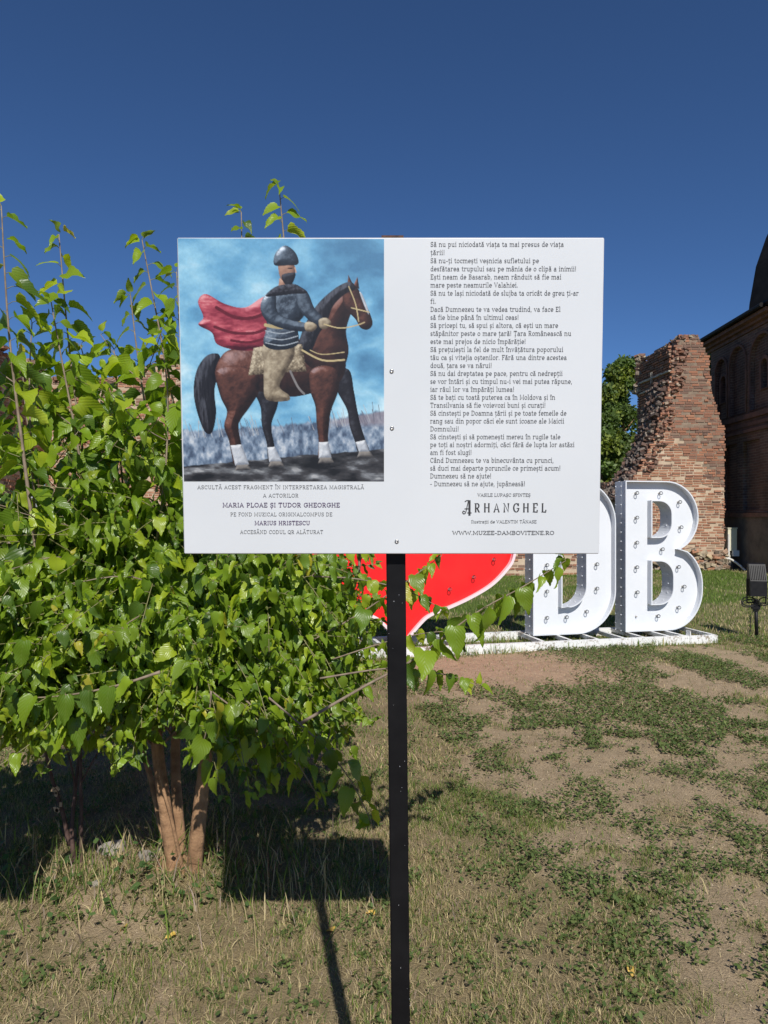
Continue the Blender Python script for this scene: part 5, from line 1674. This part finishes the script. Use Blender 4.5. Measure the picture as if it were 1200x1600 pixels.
# tall shoots standing against the sky
tops = [s[-1] for s in stems]
SHOOTS = [
 (2.75, [(70, 960), (38, 720), (14, 520), (2, 322)], .0095, (.10, .135)),
 (3.00, [(170, 930), (138, 760), (110, 560), (92, 366)], .0085, (.095, .12)),
 (2.95, [(150, 900), (122, 700), (96, 560), (80, 472)], .007, (.095, .135)),
 (3.10, [(300, 900), (272, 640), (250, 520), (222, 375)], .008, (.09, .12)),
 (3.05, [(262, 820), (228, 640), (213, 540), (204, 462)], .006, (.09, .12)),
 (2.95, [(330, 860), (300, 700), (284, 560), (276, 425)], .008, (.095, .13)),
 (3.10, [(392, 800), (388, 560), (380, 460), (377, 332)], .008, (.085, .105)),
 (3.15, [(470, 800), (462, 560), (448, 420), (436, 292)], .009, (.095, .125)),
 (3.2, [(20, 960), (-10, 760), (-30, 600), (-60, 430)], .008, (.1, .13)),
 (3.3, [(110, 900), (60, 740), (40, 640), (34, 540)], .006, (.09, .12)),
 (3.25, [(200, 880), (182, 720), (168, 640), (160, 580)], .006, (.09, .12)),
 (3.3, [(350, 860), (352, 700), (342, 600), (338, 480)], .007, (.09, .12)),
 (2.85, [(60, 900), (50, 720), (46, 600), (50, 505)], .006, (.09, .12)),
 (3.05, [(170, 860), (150, 720), (140, 600), (126, 540)], .006, (.09, .12)),
 (2.9, [(240, 880), (258, 740), (262, 620), (252, 528)], .006, (.09, .125)),
 (3.1, [(210, 880), (190, 740), (184, 620), (178, 545)], .006, (.09, .12)),
 (3.2, [(560, 900), (570, 760), (566, 620), (548, 500)], .007, (.09, .12)),
]
for Y, pp, r0, sz in SHOOTS:
    path = [W(a, b, Y + .02 * i) for i, (a, b) in enumerate(pp)]
    P = branch(path, r0, .0022)
    leafy(P, rb, .12, .036, (sz[0] * .92, sz[1] * 1.05), (.15, .8))
    # short side twigs low down
    for q in range(2):
        i = rb.randrange(2, len(P) // 2 + 1)
        o = Vector((rb.choice((-1, 1)) * rb.uniform(.5, 1), rb.uniform(-.9, .3), .5)).normalized()
        tp = [P[i], P[i] + o * .12, P[i] + o * .26 + Vector((0, 0, .05))]
        Q = branch(tp, .003, .0014)
        leafy(Q, rb, .2, .05, (.07, .11), (.3, .9))

# side branches that can be followed in the open
SIDES = [
 (2.55, [(470, 1130), (570, 1072), (650, 1028), (740, 960), (820, 915), (884, 876)], .0065, (.075, .115), .36),
 (2.62, [(500, 1060), (600, 1045), (660, 1050), (705, 1056), (748, 1072)], .004, (.06, .085), .4),
 (2.70, [(470, 1010), (560, 960), (640, 905), (690, 868)], .004, (.065, .09), .3),
 (2.75, [(470, 900), (560, 905), (640, 925), (700, 958)], .004, (.06, .085), .3),
 (2.66, [(520, 1030), (600, 1004), (660, 990), (715, 985)], .003, (.055, .08), .4),
 (2.45, [(250, 1050), (180, 1072), (90, 1088), (-20, 1092)], .006, (.065, .095), .1),
 (2.50, [(420, 1090), (500, 1160), (548, 1220), (582, 1288)], .004, (.07, .10), .25),
 (2.60, [(380, 1090), (440, 1150), (470, 1200), (500, 1250)], .004, (.07, .10), .25),
 (2.50, [(330, 1080), (325, 1130), (312, 1180)], .004, (.08, .11), .2),
 (2.55, [(200, 1060), (130, 1120), (60, 1150)], .004, (.08, .11), .1),
 (2.6, [(190, 1000), (100, 1010), (10, 1040)], .005, (.08, .11), .1),
 (2.6, [(330, 1080), (400, 1140), (420, 1210)], .004, (.08, .11), .2),
]
for Y, pp, r0, sz, st_ in SIDES:
    path = [W(a, b, Y + .015 * i) for i, (a, b) in enumerate(pp)]
    P = branch(path, r0, .0014)
    leafy(P, rb, st_, .036, sz, (.75, 1.35))

# the mass of the crown: three overlapping volumes
VOLS = [((-1.00, 3.05, 1.20), (1.16, .70, .70), 300), ((-1.05, 3.05, 1.62), (.95, .55, .55), 75), ((-.95, 2.62, .98), (.62, .2, .32), 140), ((-.36, 2.85, 1.10), (.36, .34, .42), 75), ((-.62, 2.72, .78), (.42, .3, .34), 150), ((-.30, 2.95, .85), (.28, .3, .36), 80), ((-1.75, 2.75, 1.05), (.62, .62, .66), 140), ((-.95, 3.95, 1.05), (1.1, .6, .62), 150), ((-1.45, 2.75, .75), (.55, .35, .25), 70)]
cnt = 0
for (vc, vr, num) in VOLS:
    for k in range(num):
        s = stems[rb.choice((0, 0, 1, 1, 2, 2, 4))]
        if vc[0] > -.5: s = stems[1]
        if vc[0] < -1.5: s = stems[rb.choice((0, 4, 4))]
        a = s[rb.randrange(int(len(s) * .55), len(s))]
        u = rb.uniform(0, 2 * math.pi); v = rb.uniform(-.85, 1.0); rad = rb.uniform(.45, 1.0) ** .6
        q = math.sqrt(1 - v * v * .8)
        b = Vector((vc[0] + vr[0] * rad * math.cos(u) * q, vc[1] + vr[1] * rad * math.sin(u) * q, vc[2] + vr[2] * rad * v))
        px = 600 + F * b.x / b.y; py = HZ - F * (b.z - EYE) / b.y
        if px > 607 or py > 1250: continue
        if px < 215 and py > 1205: continue
        if 215 < px < 345 and py > 1130: continue
        if py < 740 and rb.random() < .45: continue        # thin at the top so the ruin shows through
        mid = a.lerp(b, .5) + Vector((rb.gauss(0, .06), rb.gauss(0, .06), .10 + rb.random() * .12))
        end = b + Vector((0, 0, -.06 * rb.random()))
        if cnt < 90:
            P = branch([a, mid, end], .0060, .0015, n=6)
        else:
            P = [Vector(q_) for q_ in spline([tuple(a), tuple(mid), tuple(end)], 5)]
            PET.tube(P[2:], [.0030] * 3 + [.0018] * (len(P) - 5), 5, cap=False)
        cnt += 1
        leafy(P, rb, .38 if b.z < 1.6 else .5, .034, (.040, .105), (.4, 1.45))
o = PET.build('twigs', M['petiole'], bush, smooth=True)
tag(o, kind='stuff')

# leaves: the largest in view as parts, the rest joined
score = []
for i, (p, d, n_, s, v, t) in enumerate(LEAVES):
    c = p + d * s * .5
    px = 600 + F * c.x / c.y; py = HZ - F * (c.z - EYE) / c.y
    if not (0 < px < 1200 and 0 < py < 1600) or (278 < px < 943 and 373 < py < 864): continue
    cam_dir = (Vector((0, 0, EYE)) - c).normalized()
    score.append((abs(cam_dir.dot(n_)) * s * s / c.length ** 2, int(px // 26), int(py // 26), c.length, i))
cells = {}
for sc_, cx, cy, dist, i in score:
    if (cx, cy) not in cells or dist < cells[(cx, cy)][1]: cells[(cx, cy)] = (sc_, dist, i)
chosen = set(i for sc_, dist, i in sorted(cells.values(), reverse=True)[:300])
Vs, Fs, Ts, Us, o_ = [], [], [], [], 0
for i, (p, d, n_, s, v, t) in enumerate(LEAVES):
    x_ = d.cross(n_).normalized()
    R = np.array([[x_.x, d.x, n_.x], [x_.y, d.y, n_.y], [x_.z, d.z, n_.z]])
    if i in chosen:
        ob = bpy.data.objects.new('leaf', leaf_mesh(v, t)); COL.objects.link(ob); ob.parent = bush
        ob.matrix_local = Matrix.Translation(p) @ Matrix(R.tolist()).to_4x4() @ Matrix.Diagonal((s, s, s, 1))
    else:
        V, Fc, uv = LEAFG[v]
        Vs.append((V * s) @ R.T + np.array(p)); Fs.append(Fc + o_); Us.append(uv)
        Ts.append(np.tile(np.array(LTINT[t]) * rb.uniform(.85, 1.15), (len(V), 1))); o_ += len(V)
me = np_mesh('foliage', np.concatenate(Vs), np.concatenate(Fs), tint=np.concatenate(Ts), uv=np.concatenate(Us))
tag(link('foliage', me, M['leaf'], bush), kind='stuff')
print('leaves', len(LEAVES), 'branches', cnt)
base_at(bush, tuple(foot_b))

# thin dark sapling beside it
sap = empty('bare_sapling', tuple(gnd(118, 1352)))
tag(sap, 'thin bare sapling with dark broken stems beside the bush trunk', 'sapling')
g0 = gnd(118, 1352)
def sapb(pts, r0, r1, name='stem'):
    P = [Vector(q) - g0 for q in spline([tuple(p) for p in pts], 5)]
    mb = MB(); mb.tube(P, [r0 + (r1 - r0) * i / (len(P) - 1) for i in range(len(P))], 7); return mb.build(name, M['dark_stem'], sap, smooth=True)
Ys = g0.y
sapb([W(118, 1358, Ys), W(112, 1300, Ys), W(118, 1230, Ys + .02), W(122, 1170, Ys + .04), W(100, 1110, Ys + .05)], .011, .006)
sapb([W(126, 1358, Ys), W(127, 1290, Ys), W(126, 1215, Ys), W(128, 1150, Ys + .05), W(150, 1090, Ys + .1)], .009, .005)
sapb([W(108, 1320, Ys), W(98, 1270, Ys - .02), W(84, 1225, Ys - .04), W(72, 1180, Ys - .05), W(66, 1150, Ys - .05)], .010, .005)
sapb([W(126, 1225, Ys), W(142, 1195, Ys), W(165, 1155, Ys + .02)], .005, .003, 'side_twig')
sapb([W(118, 1235, Ys), W(110, 1190, Ys), W(96, 1150, Ys + .02)], .005, .003, 'side_twig')
rr = random.Random(2); BARKM = mat_noise('dry_bark_scrap', (.32, .22, .13), (.42, .3, .19), 30, .9, .3)
for (a, b) in ((88, 1237), (92, 1262)):
    c = W(a, b, Ys - .05) - g0; mb = MB()
    for q in range(4): mb.box(c + Vector((rr.uniform(-.012, .012), -.01, rr.uniform(-.02, .02))), (.012, .003, .02), Matrix.Rotation(rr.uniform(-.8, .8), 3, 'Y'))
    mb.build('peeling_bark', BARKM, sap)

# ------------------------------------------------------------------ trees beyond the ruins
def tree(name, label, base, height, rx, rz, nleaf, seed, leafsize, cz):
    r = random.Random(seed); g = np.random.default_rng(seed)
    e = empty(name, base); tag(e, label, 'tree', 'trees beyond the ruins')
    mb = MB(); tr = [(0, 0, -.2), (.05, .02, height * .35), (-.05, 0, height * .7), (.02, 0, height * .95)]
    mb.tube(spline(tr, 5), [.16 - .14 * i / 15 for i in range(16)], 8); mb.build('trunk', M['bark'], e, smooth=True)
    cl = []
    mb = MB()
    for k in range(70):
        z = cz + rz * (r.random() * 2 - 1); w = math.sqrt(max(.05, 1 - ((z - cz) / rz) ** 2)) * rx * (1.0 if z < cz else (1 - .45 * (z - cz) / rz))
        a = r.uniform(0, 6.28); q = w * r.uniform(.35, 1) 
        c = Vector((math.cos(a) * q, math.sin(a) * q, z)); cl.append((c, r.uniform(.28, .6)))
        b0 = Vector((0, 0, max(.5, z - q * .9))); mb.tube([b0, b0.lerp(c, .6) + Vector((0, 0, .1)), c], [.035, .02, .008], 5, cap=False)
    tag(mb.build('limbs', M['bark'], e, smooth=True), kind='stuff')
    n_each = nleaf // len(cl); V, T = [], []
    for c, s in cl:
        P = g.normal(0, 1, (n_each, 3)); P /= np.linalg.norm(P, axis=1)[:, None]
        P *= (s * g.random(n_each) ** .45)[:, None] * np.array([1, 1, .8]); P += np.array(c)
        ls = leafsize * (.6 + .8 * g.random(n_each))
        d = g.normal(0, 1, (n_each, 3)) + np.array([0, 0, -.6]); d /= np.linalg.norm(d, axis=1)[:, None]
        up = np.cross(d, g.normal(0, 1, (n_each, 3))); up /= np.linalg.norm(up, axis=1)[:, None]
        w = up * (ls * .32)[:, None]; d = d * ls[:, None]
        V.append(np.stack([P, P + d * .5 + w, P + d, P + d * .5 - w], 1).reshape(-1, 3))
        br = .75 + .5 * r.random(); yel = r.random() < .3
        base_c = np.array([.15, .19, .028]) if yel else np.array([.092, .145, .030])
        T.append(np.repeat(base_c[None] * br * (.75 + .5 * g.random(n_each))[:, None], 4, 0))
    V = np.concatenate(V); T = np.concatenate(T)
    Fc = np.arange(len(V)).reshape(-1, 4)
    tag(link('crown', np_mesh('crown', V, Fc, tint=T, smooth=False), M['tree_leaf'], e), kind='stuff')
tree('bushy_tree', 'pointed green tree rising behind the shaded wall, left of the pillar', (10.45, 31.0, 0), 8.2, 1.25, 3.6, 26000, 4, .17, 4.8)
tree('bushy_tree', 'lower dark green tree between the board edge and the pointed tree', (9.0, 29.6, 0), 6.4, 1.5, 3.1, 30000, 5, .17, 3.6)
tree('bushy_tree', 'green tree glimpsed in the gap between pillar and church', (14.3, 31.5, 0), 8.5, 1.3, 3.6, 9000, 6, .18, 5.2)

# ------------------------------------------------------------------ grey display stand behind the bush
ds = empty('display_stand', (-6.2, 11.4, 0), math.radians(6))
tag(ds, 'grey display stand with white rails half hidden by the left of the bush', 'stand')
M['grey_board'] = mat_noise('grey_display_board', (0.24, 0.235, 0.25), (0.30, 0.295, 0.31), 3, .6, 0)
def dbox(name, mat, x0, x1, y0, y1, z0, z1):
    mb = MB(); mb.box(((x0 + x1) / 2, (y0 + y1) / 2, (z0 + z1) / 2), (x1 - x0, y1 - y0, z1 - z0)); mb.build(name, mat, ds)
dbox('board', M['grey_board'], -.6, 1.15, 0, .03, 1.22, 1.85)
dbox('board', M['grey_board'], -.6, 1.15, 0, .03, .62, 1.16)
dbox('rail', M['white_paint'], -.62, 1.17, -.02, .04, 1.78, 1.83)
dbox('rail', M['white_paint'], -.62, 1.17, -.02, .04, 1.165, 1.215)
dbox('base_board', M['grey_board'], -.6, 1.15, .002, .028, .2, .6)
for xx in (-.62, 1.15): dbox('leg', M['white_paint'], xx, xx + .05, -.01, .05, 0, 1.95)

# ------------------------------------------------------------------ stones and fallen leaves
def stone(px, py, s, seed, label):
    r = random.Random(seed); g = gnd(px, py); g.z = float(ground_h(np.array([g.x]), np.array([g.y]))[0])
    bm = bmesh.new(); bmesh.ops.create_icosphere(bm, subdivisions=2, radius=s)
    for v in bm.verts:
        k = 1 + .25 * math.sin(v.co.x * 3 / s + seed) * math.cos(v.co.y * 2.3 / s + seed) + r.uniform(-.08, .08)
        v.co = Vector((v.co.x * 1.25 * k, v.co.y * .9 * k, v.co.z * .6 * k + s * .25))
    me = bpy.data.meshes.new('stone'); bm.to_mesh(me); bm.free()
    o = link('stone', me, M['stone']); o.location = g; o.rotation_euler = (0, 0, r.uniform(0, 6))
    tag(o, label, 'stone', 'stones at the foot of the bush')
stone(176, 1338, .055, 1, 'broad pale stone with dry stalks lying left of the bush trunk')
stone(228, 1360, .035, 2, 'small grey stone right against the left side of the bush trunk')
stone(152, 1392, .022, 3, 'little white pebble on the bare soil in front of the weeds')
stone(255, 1345, .02, 4, 'ochre pebble touching the bush trunk')
FALLEN = (((198, 1455), 'yellow fallen leaf on the bare soil left of the bush trunk line'), ((274, 1468), 'yellow fallen leaf on dry straw below the bush trunk'),
          ((523, 1460), 'yellow fallen leaf at the edge of the thin post shadow'), ((585, 1437), 'yellow fallen leaf between the post shadow and the black post'),
          ((320, 1312), 'yellow fallen leaf beside the right-hand bush stem'), ((985, 1520), 'yellow fallen leaf alone in the open grass away from the bush'))
for k, ((px, py), lab) in enumerate(FALLEN):
    V, Fc, uv = LEAFG[k]
    g = gnd(px, py); z = float(ground_h(np.array([g.x]), np.array([g.y]))[0])
    me = np_mesh('fallen_leaf', V * .042, Fc, uv=uv); me.materials.append(M['yellow_leaf'])
    o = link('fallen_leaf', me); o.location = (g.x, g.y, z + .015); o.rotation_euler = (rb.uniform(-.5, .5), rb.uniform(-.5, .5), rb.uniform(0, 6))
    tag(o, lab, 'leaf', 'fallen leaves on the ground')
